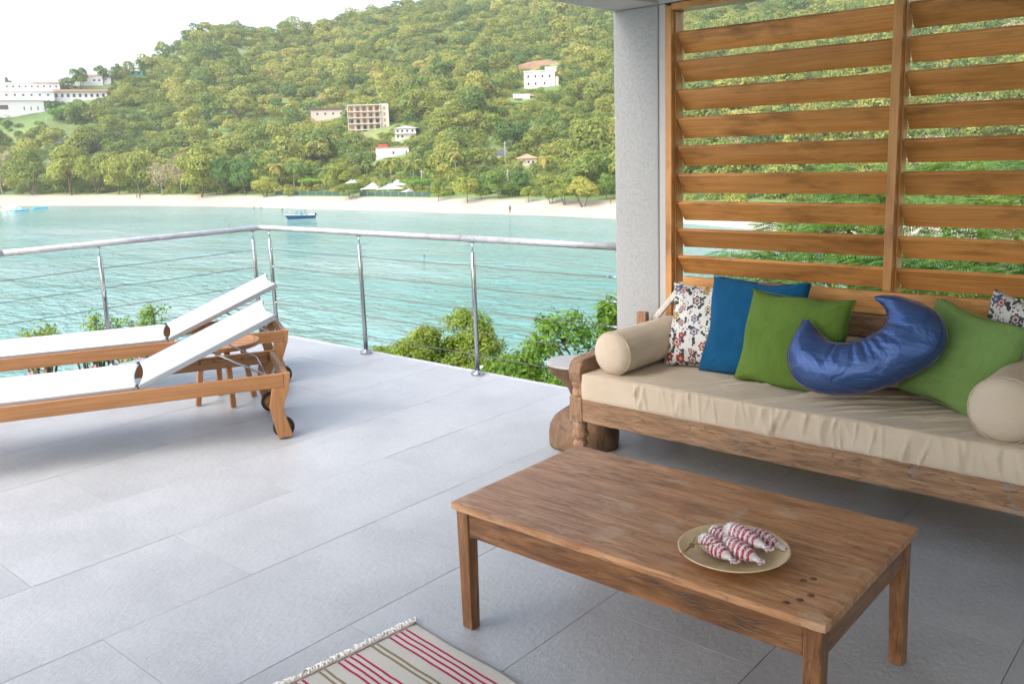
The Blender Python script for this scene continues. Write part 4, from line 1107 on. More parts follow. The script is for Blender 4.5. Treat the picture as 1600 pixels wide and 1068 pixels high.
# ================================================================== LOUNGERS
LD = R(27.0)
def lounger(P0, label):
    """local x runs along the lounger towards the head, local y to the far side; P0 is where the near rear leg stands"""
    e = thing('sun_lounger', label, 'sun lounger', (P0[0], P0[1], 0), math.pi / 2 - LD, 'white sling sun loungers by the railing')
    W = 0.69; S0 = -1.94
    for y in (0.0, W):
        yy = y if y == 0 else y - 0.028
        MB().bb((S0, yy, 0.310), (-0.001 + 0.02, yy + 0.028, 0.390)).build('side_rail', M['teak_X'], e, bevel=0.003)
        leg = [(0.0205, 0.391), (0.060, 0.391), (0.046, 0.30), (0.004, 0.188), (0.050, 0.012), (-0.034, 0.012), (-0.070, 0.194), (-0.049, 0.309), (0.0205, 0.309)]
        MB().prism(leg, (0, yy + (-0.001 if y == 0 else -0.001), 0), (1, 0, 0), (0, 0, 1), -0.030).build('leg', M['teak_Z'], e, bevel=0.003).location = (0, 0.0, 0)
        fl = [(S0 - 0.0, 0.391), (S0 - 0.06, 0.391), (S0 - 0.04, 0.19), (S0 - 0.05, 0.001), (S0 + 0.03, 0.001), (S0 + 0.045, 0.309), (S0, 0.309)]
        MB().prism(fl, (0, yy - 0.001, 0), (1, 0, 0), (0, 0, 1), -0.030).build('leg', M['teak_Z'], e, bevel=0.003)
        # inner notched rack
        yi = yy + 0.032 if y == 0 else yy - 0.026
        rk = [(-0.62, 0.318), (0.0, 0.318), (0.0, 0.372)]
        for nn in range(6):
            xx = -0.05 - nn * 0.085
            rk += [(xx, 0.372), (xx - 0.004, 0.360), (xx - 0.020, 0.356), (xx - 0.022, 0.372)]
        rk += [(-0.62, 0.372)]
        MB().prism(rk, (0, yi, 0), (1, 0, 0), (0, 0, 1), -0.022).build('notched_rack', M['teak_X'], e)
        # wheel
        yw = yy + 0.034 if y == 0 else yy - 0.034
        mrot = Matrix.Rotation(R(90), 4, 'X')
        wc = (0.004, yw + 0.014, 0.0625)
        wh = MB().lathe([(0.046, -0.014), (0.056, -0.0145), (0.0615, -0.010), (0.0622, 0.0), (0.0615, 0.010), (0.056, 0.0145), (0.046, 0.014)], 36, wc, m=mrot, cap=False)
        whl = wh.build('wheel', M['rubber'], e)
        MB().lathe([(0.0, -0.012), (0.012, -0.013), (0.014, -0.010), (0.0465, -0.010), (0.0465, 0.010), (0.014, 0.010), (0.012, 0.013), (0.0, 0.012)], 30, wc, m=mrot, cap=False).build('rim', M['teak_X'], whl)
    MB().tube([(0.004, 0.03, 0.0625), (0.004, W - 0.03, 0.0625)], 0.014, 10).build('axle', M['teak_Y'], e)
    MB().bb((0.022, 0.0295, 0.325), (0.050, W - 0.0295, 0.386)).build('head_beam', M['teak_Y'], e, bevel=0.003)
    MB().bb((S0 + 0.02, 0.029, 0.315), (S0 + 0.05, W - 0.029, 0.375)).build('foot_beam', M['teak_Y'], e, bevel=0.003)
    # seat sling on two slim tubes
    h = Vector((-0.743, 0, 0.400)); top = Vector((0.006, 0, 0.718))
    def sling(a, b, z_off, name, ns=30, nc=13):
        P = np.zeros((ns, nc, 3)); L = (Vector(b) - Vector(a)).length
        for i in range(ns):
            for j in range(nc):
                f = i / (ns - 1); c = 2 * j / (nc - 1) - 1
                # ends cut in a shallow curve
                d0 = 0.022 * (1 - c * c); d1 = 0.024 * (1 - c * c)
                s = (d0 + f * (L - d0 - d1)) / L
                p = Vector(a).lerp(Vector(b), s)
                sag = 0.010 * (1 - c * c)
                P[i, j] = (p.x, 0.040 + (W - 0.080) * j / (nc - 1), p.z + z_off - sag)
        ob = bpy.data.objects.new(name, grid_mesh(name, P, M['sling'])); link(ob, e)
        so = ob.modifiers.new('thick', 'SOLIDIFY'); so.thickness = 0.003
        return ob
    sling((S0 + 0.02, 0, 0.398), (-0.748, 0, 0.398), 0.010, 'seat_sling')
    sling(h, top, 0.012, 'back_sling')
    for y in (0.045, W - 0.045):
        MB().beam((S0 + 0.01, y, 0.398), (-0.750, y, 0.398), 0.026, 0.018).build('seat_tube', M['alu'], e, bevel=0.003)
        MB().beam((h.x, y, h.z - 0.002), (top.x + 0.004, y, top.z - 0.001), 0.026, 0.030).build('back_tube', M['alu'], e, bevel=0.003)
        MB().tube([(h.x - 0.008, y - 0.012, 0.404), (h.x - 0.008, y + 0.012, 0.404)], 0.013, 10).build('hinge', M['black'], e)
    m_ = h.lerp(top, 0.93)
    MB().tube([(m_.x, 0.05, m_.z - 0.02), (m_.x, W - 0.05, m_.z - 0.02)], 0.009, 8).build('cross_tube', M['alu'], e)
    pv = h.lerp(top, 0.52)
    MB().tube([(pv.x, 0.075, pv.z - 0.02), (-0.065, 0.075, 0.372), (-0.060, 0.085, 0.366), (-0.060, W - 0.085, 0.366), (-0.065, W - 0.075, 0.372), (pv.x, W - 0.075, pv.z - 0.02)], 0.0055, 8).build('prop_rod', M['steel'], e)
    return e
lounger((-4.24, 2.80), 'nearer white sling sun lounger with its wheels nearest the coffee table')
lounger((-5.325, 3.549), 'farther white sling sun lounger with its raised head close to the corner post')

# round side table between the loungers
sd_t = thing('side_table', 'small round slatted teak side table standing between the two sun loungers', 'side table', (-5.26, 3.045, 0), R(27))
RT_ = 0.245
mb = MB()
for i in range(7):
    y0 = -RT_ + 0.012 + i * (2 * RT_ - 0.024) / 7; y1 = y0 + (2 * RT_ - 0.024) / 7 - 0.006
    yc = max(abs(y0), abs(y1)); xx0 = math.sqrt(max(0, (RT_ - 0.03) ** 2 - y0 * y0)); xx1 = math.sqrt(max(0, (RT_ - 0.03) ** 2 - y1 * y1))
    MB().prism([(-xx0, y0), (xx0, y0), (xx1, y1), (-xx1, y1)], (0, 0, 0.396), (1, 0, 0), (0, 1, 0), 0.018).build('slat', M['teak_X'], sd_t, bevel=0.002)
MB().lathe([(RT_ - 0.028, 0.385), (RT_, 0.385), (RT_, 0.4145), (RT_ - 0.028, 0.4145), (RT_ - 0.028, 0.385)], 48, cap=False, smooth=False).build('ring', M['teak_Y'], sd_t, bevel=0.002)
for k in range(4):
    a = k * math.pi / 2 + R(45)
    MB().beam((0.13 * math.cos(a), 0.13 * math.sin(a), 0.384), (0.185 * math.cos(a), 0.185 * math.sin(a), 0.006), 0.034, 0.034, (math.cos(a), math.sin(a), 0)).build('leg', M['teak_Z'], sd_t, bevel=0.003)
# ================================================================== BAY AND HILL
SEA = -11.4
T_PX = [-700, 0, 300, 480, 700, 960, 1170, 1400, 1700, 2300]
T_SH = [400, 350, 276, 232, 194, 164, 140, 129, 120, 112]
T_BK = [455, 398, 299, 249, 209, 178, 155, 146, 138, 130]
S_PX = [-700, 0, 60, 100, 170, 235, 258, 290, 330, 380, 420, 500, 560, 640, 700, 960, 1170, 1400, 1700, 2300]
S_Y = [190, 152, 148, 140, 126, 110, 92, 72, 54, 42, 54, 46, 28, 14, 4, -52, -78, -86, -80, -60]
S_R = [520, 520, 520, 525, 540, 560, 600, 610, 620, 640, 645, 660, 680, 690, 700, 690, 660, 620, 560, 520]
S_Z = [1.6 + r * ray(p, y)[2] / np.hypot(*ray(p, y)[:2]) for p, y, r in zip(S_PX, S_Y, S_R)]
FH = FW[:2] / np.hypot(*FW[:2]); RH = np.array([FH[1], -FH[0]])
def px_of(x, y):
    f = x * FH[0] + y * FH[1]; s = x * RH[0] + y * RH[1]
    az = np.clip(np.arctan2(s, f), -1.15, 1.15)
    # horizontal direction to picture column (the horizon is level to within the small roll)
    c, s_ = np.cos(az), np.sin(az)
    dx, dy = FH[0] * c + RH[0] * s_, FH[1] * c + RH[1] * s_
    return CX + FPX * (dx * RT[0] + dy * RT[1]) / (dx * FW[0] + dy * FW[1])
def ground(x, y):
    x = np.asarray(x, float); y = np.asarray(y, float)
    r = np.hypot(x, y); p = px_of(x, y)
    sh = np.interp(p, T_PX, T_SH); bk = np.interp(p, T_PX, T_BK)
    rr = np.interp(p, S_PX, S_R); zr = np.interp(p, S_PX, S_Z)
    near = -0.75 - 0.40 * np.clip(r - 7.2, 0, None) - 0.012 * np.clip(r - 7.2, 0, None) ** 2
    near = np.where(y > 3.0, near, np.maximum(near, -0.75 - 0.42 * np.clip(r - 9, 0, None)))
    near = np.maximum(near, SEA - 4) + 0.25 * (fbm(x * 0.4, y * 0.4, 3) - 0.5)
    t = np.clip((r - sh) / (bk - sh), 0, 1)
    beach = SEA + 2.5 * t ** 0.8 + 0.25 * (fbm(x * 0.06, y * 0.06, 5) - 0.5) * t
    s = np.clip((r - bk - 45) / (rr - bk - 45), 0, 1)
    plain_ = SEA + 2.5 + 2.2 * np.clip((r - bk) / 45, 0, 1)
    hill = plain_ + (zr - SEA - 4.7) * (0.35 * s + 0.65 * s ** 1.35) + 16 * (fbm(x * 0.012 + 9, y * 0.012, 8) - 0.5) * np.clip(s * 4, 0, 1) * np.clip((1 - s) * 4, 0, 1)
    hill = hill - 0.35 * np.clip(r - rr, 0, None)
    far = np.where(r < bk, np.where(r < sh, np.maximum(SEA - 0.10 * (sh - r), SEA - 4), beach), hill)
    return np.where(r < 0.5 * sh, near, far)
def march(px, py):
    d = ray(px, py); d = d / np.hypot(d[0], d[1])
    ts = np.linspace(60, 900, 3400)
    P = CAM[None] + d[None] * ts[:, None]
    g = ground(P[:, 0], P[:, 1])
    k = np.where((g > P[:, 2]) & (g > SEA + 0.05))[0]
    k = k[0] if len(k) else len(ts) - 1
    return np.array([P[k, 0], P[k, 1], g[k]])
LAWN = [(58, 186), (86, 184), (96, 194), (140, 198), (182, 194), (180, 206), (150, 210), (116, 214), (104, 230), (90, 222), (72, 204)]
LAWN2 = [(-60, 180), (50, 176), (60, 184), (20, 188), (-60, 186)]
def inpoly(x, y, poly):
    x = np.asarray(x); y = np.asarray(y); c = np.zeros(x.shape, bool); n = len(poly)
    for i in range(n):
        (x1, y1), (x2, y2) = poly[i], poly[(i + 1) % n]
        if y1 == y2: continue
        c ^= ((y1 > y) != (y2 > y)) & (x < (x2 - x1) * (y - y1) / (y2 - y1) + x1)
    return c
def projv(x, y, z):
    dx, dy, dz = x - CAM[0], y - CAM[1], z - CAM[2]
    w = np.maximum(dx * FW[0] + dy * FW[1] + dz * FW[2], 1e-3)
    return CX + FPX * (dx * RT[0] + dy * RT[1] + dz * RT[2]) / w, CY - FPX * (dx * UP[0] + dy * UP[1] + dz * UP[2]) / w
az = np.concatenate([np.linspace(-1.9, -0.68, 30, endpoint=False), np.linspace(-0.68, 0.62, 300), np.linspace(0.62, 1.9, 30)[1:]])
rs_ = np.concatenate([np.linspace(3, 60, 40, endpoint=False), np.linspace(60, 90, 8, endpoint=False), np.linspace(90, 420, 150, endpoint=False), np.linspace(420, 820, 90), [900, 1200, 1800]])
A, Rr = np.meshgrid(az, rs_, indexing='ij')
GX = (FH[0] * np.cos(A) + RH[0] * np.sin(A)) * Rr; GY = (FH[1] * np.cos(A) + RH[1] * np.sin(A)) * Rr
GZ = ground(GX, GY)
me = grid_mesh('terrain', np.stack([GX, GY, GZ], -1)[:, ::-1], M['terrain'])
def vattr(me, name, arr):
    a = me.attributes.new(name, 'FLOAT', 'POINT'); a.data.foreach_set('value', arr[:, ::-1].astype(np.float32).ravel())
P_ = px_of(GX, GY); sh_, bk_ = np.interp(P_, T_PX, T_SH), np.interp(P_, T_PX, T_BK)
vattr(me, 'beach', (np.clip((Rr - sh_ + 25) / 5, 0, 1) * np.clip((bk_ + 2 - Rr) / 4, 0, 1)))
vattr(me, 'wet', np.clip((SEA + 0.55 - GZ) / 0.35, 0, 1))
qx, qy = projv(GX, GY, GZ)
vattr(me, 'lawn', ((inpoly(qx, qy, LAWN) | inpoly(qx, qy, LAWN2)) & (Rr > 300)).astype(float))
o = link(bpy.data.objects.new('terrain', me)); o['kind'] = 'structure'
wm = MB().add([(-1600, -300, SEA), (300, -300, SEA), (300, 1300, SEA), (-1600, 1300, SEA)], [(0, 1, 2, 3)])
o = wm.build('sea_water', M['water'], kind='structure')

# ------------------------------------------------------------------ foliage meshes
def leaf_quads(c, n, ln, wd, rng, fold=0.18):
    """c (k,3) centres, n (k,3) normals, ln, wd half sizes -> V, Q (two-quad leaf bent along the middle)"""
    k = len(c)
    n = n / np.linalg.norm(n, axis=1, keepdims=True)
    a = rng.normal(size=(k, 3)); t = a - n * np.sum(a * n, 1, keepdims=True); t /= np.linalg.norm(t, axis=1, keepdims=True)
    b = np.cross(n, t)
    ln = np.broadcast_to(np.asarray(ln, float).reshape(-1, 1), (k, 1)); wd = np.broadcast_to(np.asarray(wd, float).reshape(-1, 1), (k, 1))
    V = np.stack([c - t * ln, c + b * wd + n * wd * fold, c + t * ln, c - b * wd + n * wd * fold], 1)
    Q = np.arange(k * 4).reshape(k, 4)
    return V.reshape(-1, 3), np.concatenate([Q[:, [0, 1, 2]], Q[:, [0, 2, 3]]])
def crown_pts(seed, nlobe, nleaf, sx=1.0, sz=0.78, rlo=0.28, rhi=0.46, spread=0.66, low=-0.45, flat=False):
    rng = np.random.RandomState(seed)
    C = []
    while len(C) < nlobe:
        p = rng.uniform(-1, 1, 3)
        if np.dot(p, p) > 1: continue
        if flat: p[2] = abs(p[2]) * 0.5
        C.append(p * spread)
    C = np.array(C); rad = rng.uniform(rlo, rhi, nlobe)
    pts = []; nor = []
    m = nleaf * 3
    k = rng.randint(0, nlobe, m)
    d = rng.normal(size=(m, 3)); d /= np.linalg.norm(d, axis=1, keepdims=True)
    d[:, 2] = np.where(d[:, 2] < low, -d[:, 2], d[:, 2])
    p = C[k] + d * rad[k][:, None] * rng.uniform(0.82, 1.08, (m, 1))
    D = np.linalg.norm(p[:, None] - C[None], axis=2) - rad[None] * 0.78
    D[np.arange(m), k] = 9
    ok = (D > 0).all(1)
    p, d = p[ok][:nleaf], d[ok][:nleaf]
    p = p * np.array([sx, sx, sz])
    n = d + rng.normal(size=p.shape) * 0.42 + np.array([0, 0, 0.25])
    return p, n, rng, C * np.array([sx, sx, sz]), rad
def crown_mesh(name, mat, seed, nlobe, nleaf, leaf, **kw):
    p, n, rng, C, rad = crown_pts(seed, nlobe, nleaf, **kw)
    V, Q = leaf_quads(p, n, leaf * rng.uniform(0.7, 1.4, len(p)), leaf * rng.uniform(0.45, 0.9, len(p)), rng)
    me = bpy.data.meshes.new(name); np_mesh(me, V, Q)
    if mat: me.materials.append(mat)
    return me
def trunk_mesh(name, mat, seed, H, r0, nlimb, reach, lean=0.0, multi=1):
    rng = random.Random(seed); mb = MB()
    for q in range(multi):
        a0 = rng.uniform(0, 6.28); b = Vector((0, 0, 0)) if multi == 1 else Vector((0.12 * math.cos(a0), 0.12 * math.sin(a0), 0))
        tp = b + Vector((lean * math.cos(a0) + (0.2 * math.cos(a0) if multi > 1 else 0), lean * math.sin(a0) + (0.2 * math.sin(a0) if multi > 1 else 0), H * 0.55))
        md = (b + tp) / 2 + Vector((rng.uniform(-.05, .05), rng.uniform(-.05, .05), 0))
        mb.tube([b + Vector((0, 0, -0.25)), b + Vector((0, 0, 0.02)), md, tp], [r0 * 1.5, r0 * 1.15, r0 * 0.85, r0 * 0.7], 7)
        for k in range(nlimb):
            a = a0 + 6.28 * k / nlimb + rng.uniform(-.4, .4)
            e = tp + Vector((reach * math.cos(a), reach * math.sin(a), H * rng.uniform(0.35, 0.6)))
            mb.tube([tp - Vector((0, 0, 0.05)), tp.lerp(e, 0.5) + Vector((0, 0, 0.04)), e], [r0 * 0.55, r0 * 0.38, r0 * 0.15], 5)
    return mb.mesh(name, mat)
# crown variants of unit radius, centred on the crown
CV = {}
for kind, mat, nv, nl, leaf, kw in (
    ('beach', 'leaf_beach', 4, 2600, 0.050, dict(nlobe=16, rlo=0.26, rhi=0.42)),
    ('dark', 'leaf_dark', 3, 2600, 0.050, dict(nlobe=15, rlo=0.28, rhi=0.44)),
    ('bright', 'leaf_bright', 2, 2200, 0.055, dict(nlobe=18, sz=0.42, rlo=0.22, rhi=0.36, spread=0.78, flat=True)),
    ('dry', 'leaf_dry', 2, 1000, 0.040, dict(nlobe=16, rlo=0.25, rhi=0.42)),
    ('forest', 'leaf_forest', 8, 900, 0.075, dict(nlobe=11, rlo=0.30, rhi=0.5, sz=0.72)),
    ('hill', 'leaf_forest', 9, 520, 0.085, dict(nlobe=9, rlo=0.32, rhi=0.52, sz=0.72))):
    CV[kind] = [crown_mesh('crown', M['leaf_wood'] if (mat == 'leaf_forest' and i % 3 == 1) else M[mat], 100 + 17 * i + len(kind), nleaf=nl, leaf=leaf, **kw) for i in range(nv)]
TV = {'beach': [trunk_mesh('trunk', M['bark_brown'], i, 0.75, 0.035, 4, 0.5, 0.08, 1) for i in range(3)],
      'multi': [trunk_mesh('trunk', M['bark'], 20 + i, 0.75, 0.030, 3, 0.45, 0.1, 3) for i in range(3)],
      'pale': [trunk_mesh('trunk', M['bark_pale'], 40 + i, 0.9, 0.028, 5, 0.6, 0.05, 1) for i in range(2)]}
def put_tree(name, kind, base, rad, hgt, label, cat='tree', group=None, seed=0, trunk='beach', crown_h=None):
    """hgt: total height; the crown sits on top of the bare trunk"""
    e = thing(name, label, cat, base, random.Random(seed).uniform(0, 6.28), group)
    cm = CV[kind][seed % len(CV[kind])]
    sz = {'bright': 0.42}.get(kind, 0.72)
    ch = crown_h if crown_h else min(hgt * 0.5, rad * sz * 1.25)
    c = bpy.data.objects.new('crown', cm); c.scale = (rad, rad, ch / sz / 1.15); c.location = (0, 0, hgt - ch); link(c, e)
    t = bpy.data.objects.new('trunk', TV[trunk][seed % len(TV[trunk])]); s = (hgt - ch * 0.6) / 0.75
    t.scale = (rad * 0.9, rad * 0.9, s); link(t, e)
    return e
def at_px(px, py, lift=0.0):
    p = march(px, py); return (p[0], p[1], p[2] + lift)
def m_per_px(p): return float((np.array(p) - CAM) @ FW) / FPX

# ------------------------------------------------------------------ houses on the hill
ZONES = []       # picture boxes that trees standing in front must leave open: x0, x1, y0, y1, distance
FOOT = []
def frame_at(px, py, yaw=0.0):
    p = march(px, py)
    d = p[:2] / np.hypot(*p[:2])
    return p, math.atan2(d[1], d[0]) - math.pi / 2 + yaw, m_per_px(p)
def window(mb_parent, x, z, w, h, y=-0.04, mat='window'):
    MB().bb((x - w / 2, y, z - h / 2), (x + w / 2, y + 0.10, z + h / 2)).build('window', M[mat], mb_parent)
def zone(x0, x1, y0, y1, p): ZONES.append((x0, x1, y0, y1, math.hypot(p[0], p[1]))); FOOT.append((p[0], p[1], 0.5 * (x1 - x0) * m_per_px(p) + 2))
def gable_hip(parent, x0, x1, y0, y1, z, h, mat, over=0.5):
    a, b, c, d = x0 - over, x1 + over, y0 - over, y1 + over
    i = min((b - a), (d - c)) / 2
    if b - a > d - c: r0, r1 = (a + i, (c + d) / 2, z + h), (b - i, (c + d) / 2, z + h)
    else: r0, r1 = ((a + b) / 2, c + i, z + h), ((a + b) / 2, d - i, z + h)
    V = [(a, c, z), (b, c, z), (b, d, z), (a, d, z), r0, r1]
    F = [(0, 1, 5, 4), (1, 2, 5), (2, 3, 4, 5), (3, 0, 4), (3, 2, 1, 0)] if b - a > d - c else [(0, 1, 4), (1, 2, 5, 4), (2, 3, 5), (3, 0, 4, 5), (3, 2, 1, 0)]
    MB().add(V, F).build('roof', M[mat], parent)

# A: big stepped white complex
p, rz, s = frame_at(48, 178); zone(-20, 96, 126, 172, p)
h = thing('hillside_house', 'large stepped white building with several terraces at the far left of the hill', 'house', p, rz)
B = lambda x0, x1, y0, y1, z0, z1, mat='white_wall', name='wall', par=None: MB().bb((x0 * s, y0, z0 * s), (x1 * s, y1, z1 * s)).build(name, M[mat], par or h)
B(-58, 20, 0, 14, -6, 20); B(-40, 36, 3, 16, 20, 34); B(-32, 46, 7, 20, 34, 48); B(20, 34, 0.6, 12, -6, 16)
B(8, 46.5, 6.4, 20.3, 48.05, 49.5, 'pink_roof', 'roof'); B(-32.5, 7.9, 6.6, 20.3, 48.05, 49.2, 'white_wall', 'roof')
B(-40.5, 36.5, 2.4, 6.9, 34.05, 35.2, 'white_wall', 'parapet'); B(-58.5, 20.5, -0.6, 2.9, 20.05, 21.2, 'white_wall', 'parapet')
for k in range(9): window(h, (-28 + k * 8.6) * s, 43 * s, 2.4 * s, 2.6 * s, 7 - 0.04)
for k in range(6): window(h, (-30 + k * 11.5) * s, 29 * s, 3.0 * s, 2.8 * s, 3 - 0.04)
for k in range(5): window(h, (-8 + k * 9.5) * s, 8 * s, 1.4 * s, 5.5 * s, -0.04 if k < 3 else 0.55)
window(h, -36 * s, 10 * s, 13 * s, 6.5 * s, -0.04, 'brown_roof')
# B: long low block with a pink roof
p, rz, s = frame_at(127, 158); zone(86, 168, 137, 152, p)
h = thing('hillside_house', 'long low white row house with a faded pink roof beside the stepped white building', 'house', p, rz, scale=1.0)
B(-38, 38, 0, 9, -4, 14); B(-39.5, 40, -1.0, 10, 14.05, 17.5, 'pink_roof', 'roof')
for k in range(9): window(h, (-34 + k * 8.3) * s, 8.5 * s, 3.6 * s, 5.0 * s)
# C: house with hipped pink roof above
p, rz, s = frame_at(146, 134); zone(116, 172, 112, 130, p)
h = thing('hillside_house', 'white house with a low pink hipped roof near the skyline', 'house', p, rz)
B(-26, 14, 0, 11, -5, 15); B(14.2, 26, 1.5, 10, -5, 12.5)
gable_hip(h, -26 * s, 14 * s, 0, 11, 15 * s, 5 * s, 'pink_roof'); gable_hip(h, 14.3 * s, 26 * s, 1.5, 10, 12.5 * s, 3.5 * s, 'pink_roof', 0.3)
for x in (-20, -10, 2, 9): window(h, x * s, 8 * s, 3.4 * s, 2.6 * s)
# D: teal hut
p, rz, s = frame_at(213, 117); zone(202, 226, 108, 115, p)
h = thing('hillside_house', 'small turquoise painted hut below the ridge trees', 'house', p, rz)
B(-10, 10, 0, 6, -4, 6, 'teal'); gable_hip(h, -10 * s, 10 * s, 0, 6, 6 * s, 2.5 * s, 'white_wall', 0.4)
for x in (-5, 4): window(h, x * s, 2.5 * s, 3 * s, 2.4 * s)
# E: unfinished apartment block of four storeys
p, rz, s = frame_at(578, 203); zone(541, 611, 163, 199, p)
h = thing('apartment_block', 'unfinished four storey cream concrete block with open balcony bays on the hillside', 'building', p, rz)
fh = 9.2
B(-30, 24, 1.6, 12, -8, 38.5, 'cream_wall'); B(18, 30.5, -0.2, 12.2, -8, 39.5, 'cream_wall', 'stair_tower')
for f in range(5): B(-33, 17.9, -1.2, 1.59, f * fh - 0.4 + (0.6 if f == 4 else 0), f * fh + 0.9 + (0.6 if f == 4 else 0), 'cream_wall', 'floor_slab')
for xk in (-32.4, -22, -12, -2, 8, 17): MB().bb(((xk - 0.55) * s, -1.0, -7 * s), ((xk + 0.55) * s, -0.7, 37.2 * s)).build('column', M['cream_wall'], h)
for f in range(4):
    for k in range(5):
        window(h, (-27 + k * 9.9) * s, (f * fh + 4.3) * s, 4.6 * s, 5.6 * s, 1.6 - 0.05, 'timber_door' if (f > 1 or (k + f) % 3 == 0) else 'window')
    window(h, 24 * s, (f * fh + 5) * s, 2.6 * s, 4.6 * s, -0.25, 'timber_door')
# F: long pale wall building left of it
p, rz, s = frame_at(517, 186); zone(488, 543, 168, 182, p)
h = thing('hillside_house', 'long pale pink single storey building left of the unfinished block', 'house', p, rz)
B(-30, 27, 0, 8, -5, 14, 'pink_wall'); B(-30.5, 22, -0.5, 8.5, 14.05, 16.6, 'brown_roof', 'roof')
for x in (-20, -8, 4, 16): window(h, x * s, 8 * s, 3 * s, 3 * s)
# G: two storey white house with grey roof
p, rz, s = frame_at(634, 217); zone(615, 658, 195, 214, p)
h = thing('hillside_house', 'two storey white house with a grey metal roof below the unfinished block', 'house', p, rz, scale=1.0)
B(-16, 16, 0, 8, -4, 16); gable_hip(h, -16 * s, 18 * s, 0, 8, 16.05 * s, 5 * s, 'grey_roof', 0.8)
for x in (-12, -5): window(h, x * s, 4 * s, 3 * s, 3.6 * s)
for x in (-12, -5, 3, 11): window(h, x * s, 12 * s, 3 * s, 3.4 * s)
B(-17, 17, -1.2, -0.02, 8, 9, 'white_wall', 'balcony')
# H: flat white building with a red roof behind
p, rz, s = frame_at(613, 245); zone(588, 639, 224, 240, p)
h = thing('hillside_house', 'flat white building with an orange trimmed edge and a red roof behind it', 'house', p, rz)
B(-25, 26, 0, 10, -5, 14); B(-25.6, 26.6, -0.3, 10.3, 14.05, 15, 'orange_roof', 'roof'); B(-22, -6, 5, 10.1, 15.05, 20, 'red_roof', 'roof')
window(h, 22 * s, 6 * s, 2.0 * s, 5 * s); window(h, 2 * s, 6 * s, 3 * s, 4 * s)
# I: white house on a cut terrace, right
p, rz, s = frame_at(845, 137); zone(816, 873, 100, 134, p)
h = thing('hillside_house', 'white house standing alone high on the hill under cut red earth', 'house', p, rz, scale=1.0)
B(-26, 22, 0, 9, -8, 24); B(8, 25, 2.0, 9.5, 24.05, 30); B(22.1, 28, 0.5, 8, -2, 16, 'cream_wall', 'balcony')
B(-26.5, 8, -0.4, 9.3, 24.05, 25.5, 'white_wall', 'roof'); B(7, 27, 1.5, 10, 30.05, 31.2, 'white_wall', 'roof')
for x in (-19, -8, 3, 14): window(h, x * s, 17 * s, 3 * s, 4 * s)
for x in (-19, -8, 6): window(h, x * s, 6 * s, 3 * s, 4 * s)
e_ = MB(); pts = []
pe, rze, se = frame_at(845, 104)
eb = thing('cut_bank', 'bare red earth bank cut into the slope behind the lone white house', 'bank', pe, rze)
n = 16; Pm = np.zeros((n, 6, 3))
for i in range(n):
    for j in range(6):
        x = (-34 + 68 * i / (n - 1)) * se; z = (-4 + j * 2.4 * (0.6 + 0.5 * math.sin(i / (n - 1) * math.pi))) * se
        Pm[i, j] = (x + random.uniform(-.3, .3), -1.0 + z * 0.5 + random.uniform(-.3, .3), z)
link(bpy.data.objects.new('bank_face', grid_mesh('bank_face', Pm, M['earth'])), eb); zone(820, 880, 94, 104, pe)
p, rz, s = frame_at(815, 155); zone(800, 832, 146, 153, p)
h = thing('garden_wall', 'low white boundary wall beside the drive below the lone white house', 'wall', p, rz)
B(-13, 13, 0, 0.5, -3, 7); B(-14, 14, -0.1, 0.6, 7.05, 7.8, 'white_wall', 'coping')
# J: orange roof house by the palms
p, rz, s = frame_at(824, 259); zone(806, 842, 239, 256, p)
h = thing('hillside_house', 'small cream house with an orange hipped roof among the palms', 'house', p, rz, scale=1.0)
B(-16, 15, 0, 8, -4, 11, 'pink_wall'); gable_hip(h, -16 * s, 15 * s, 0, 8, 11.05 * s, 7 * s, 'orange_roof', 0.6)
for x in (-8, 2, 9): window(h, x * s, 5.5 * s, 3 * s, 3.6 * s)
# L: dark roof
p, rz, s = frame_at(784, 246); zone(774, 796, 233, 244, p)
h = thing('hillside_house', 'house with a dark slate coloured roof left of the orange roofed house', 'house', p, rz)
B(-11, 11, 0, 6, -3, 4, 'cream_wall'); gable_hip(h, -11 * s, 11 * s, 0, 6, 4.05 * s, 9 * s, 'dark_roof', 0.5)
# road on the slope
def ribbon(name, pxs, wid, mat, label=None):
    P = []
    pts = [march(*q) for q in pxs]
    L = []
    for i in range(len(pts) - 1):
        for t in np.linspace(0, 1, 12, endpoint=False): L.append(pts[i] * (1 - t) + pts[i + 1] * t)
    L.append(pts[-1]); L = np.array(L)
    d = np.gradient(L[:, :2], axis=0); nrm = np.stack([-d[:, 1], d[:, 0]], -1); nrm /= np.linalg.norm(nrm, axis=1, keepdims=True)
    V = np.zeros((len(L), 2, 3))
    for k, s_ in enumerate((-1, 1)):
        xy = L[:, :2] + nrm * wid / 2 * s_
        V[:, k, :2] = xy; V[:, k, 2] = ground(xy[:, 0], xy[:, 1]) + 0.6
    o = link(bpy.data.objects.new(name, grid_mesh(name, V, mat))); o['kind'] = 'structure'
    return o
ribbon('road', [(545, 214), (556, 222), (560, 230), (552, 240)], 3.0, M['pole'])
ribbon('road', [(86, 222), (96, 236), (102, 246)], 4.0, M['pole'])
ribbon('road', [(838, 152), (822, 150), (806, 157)], 3.0, M['earth'])

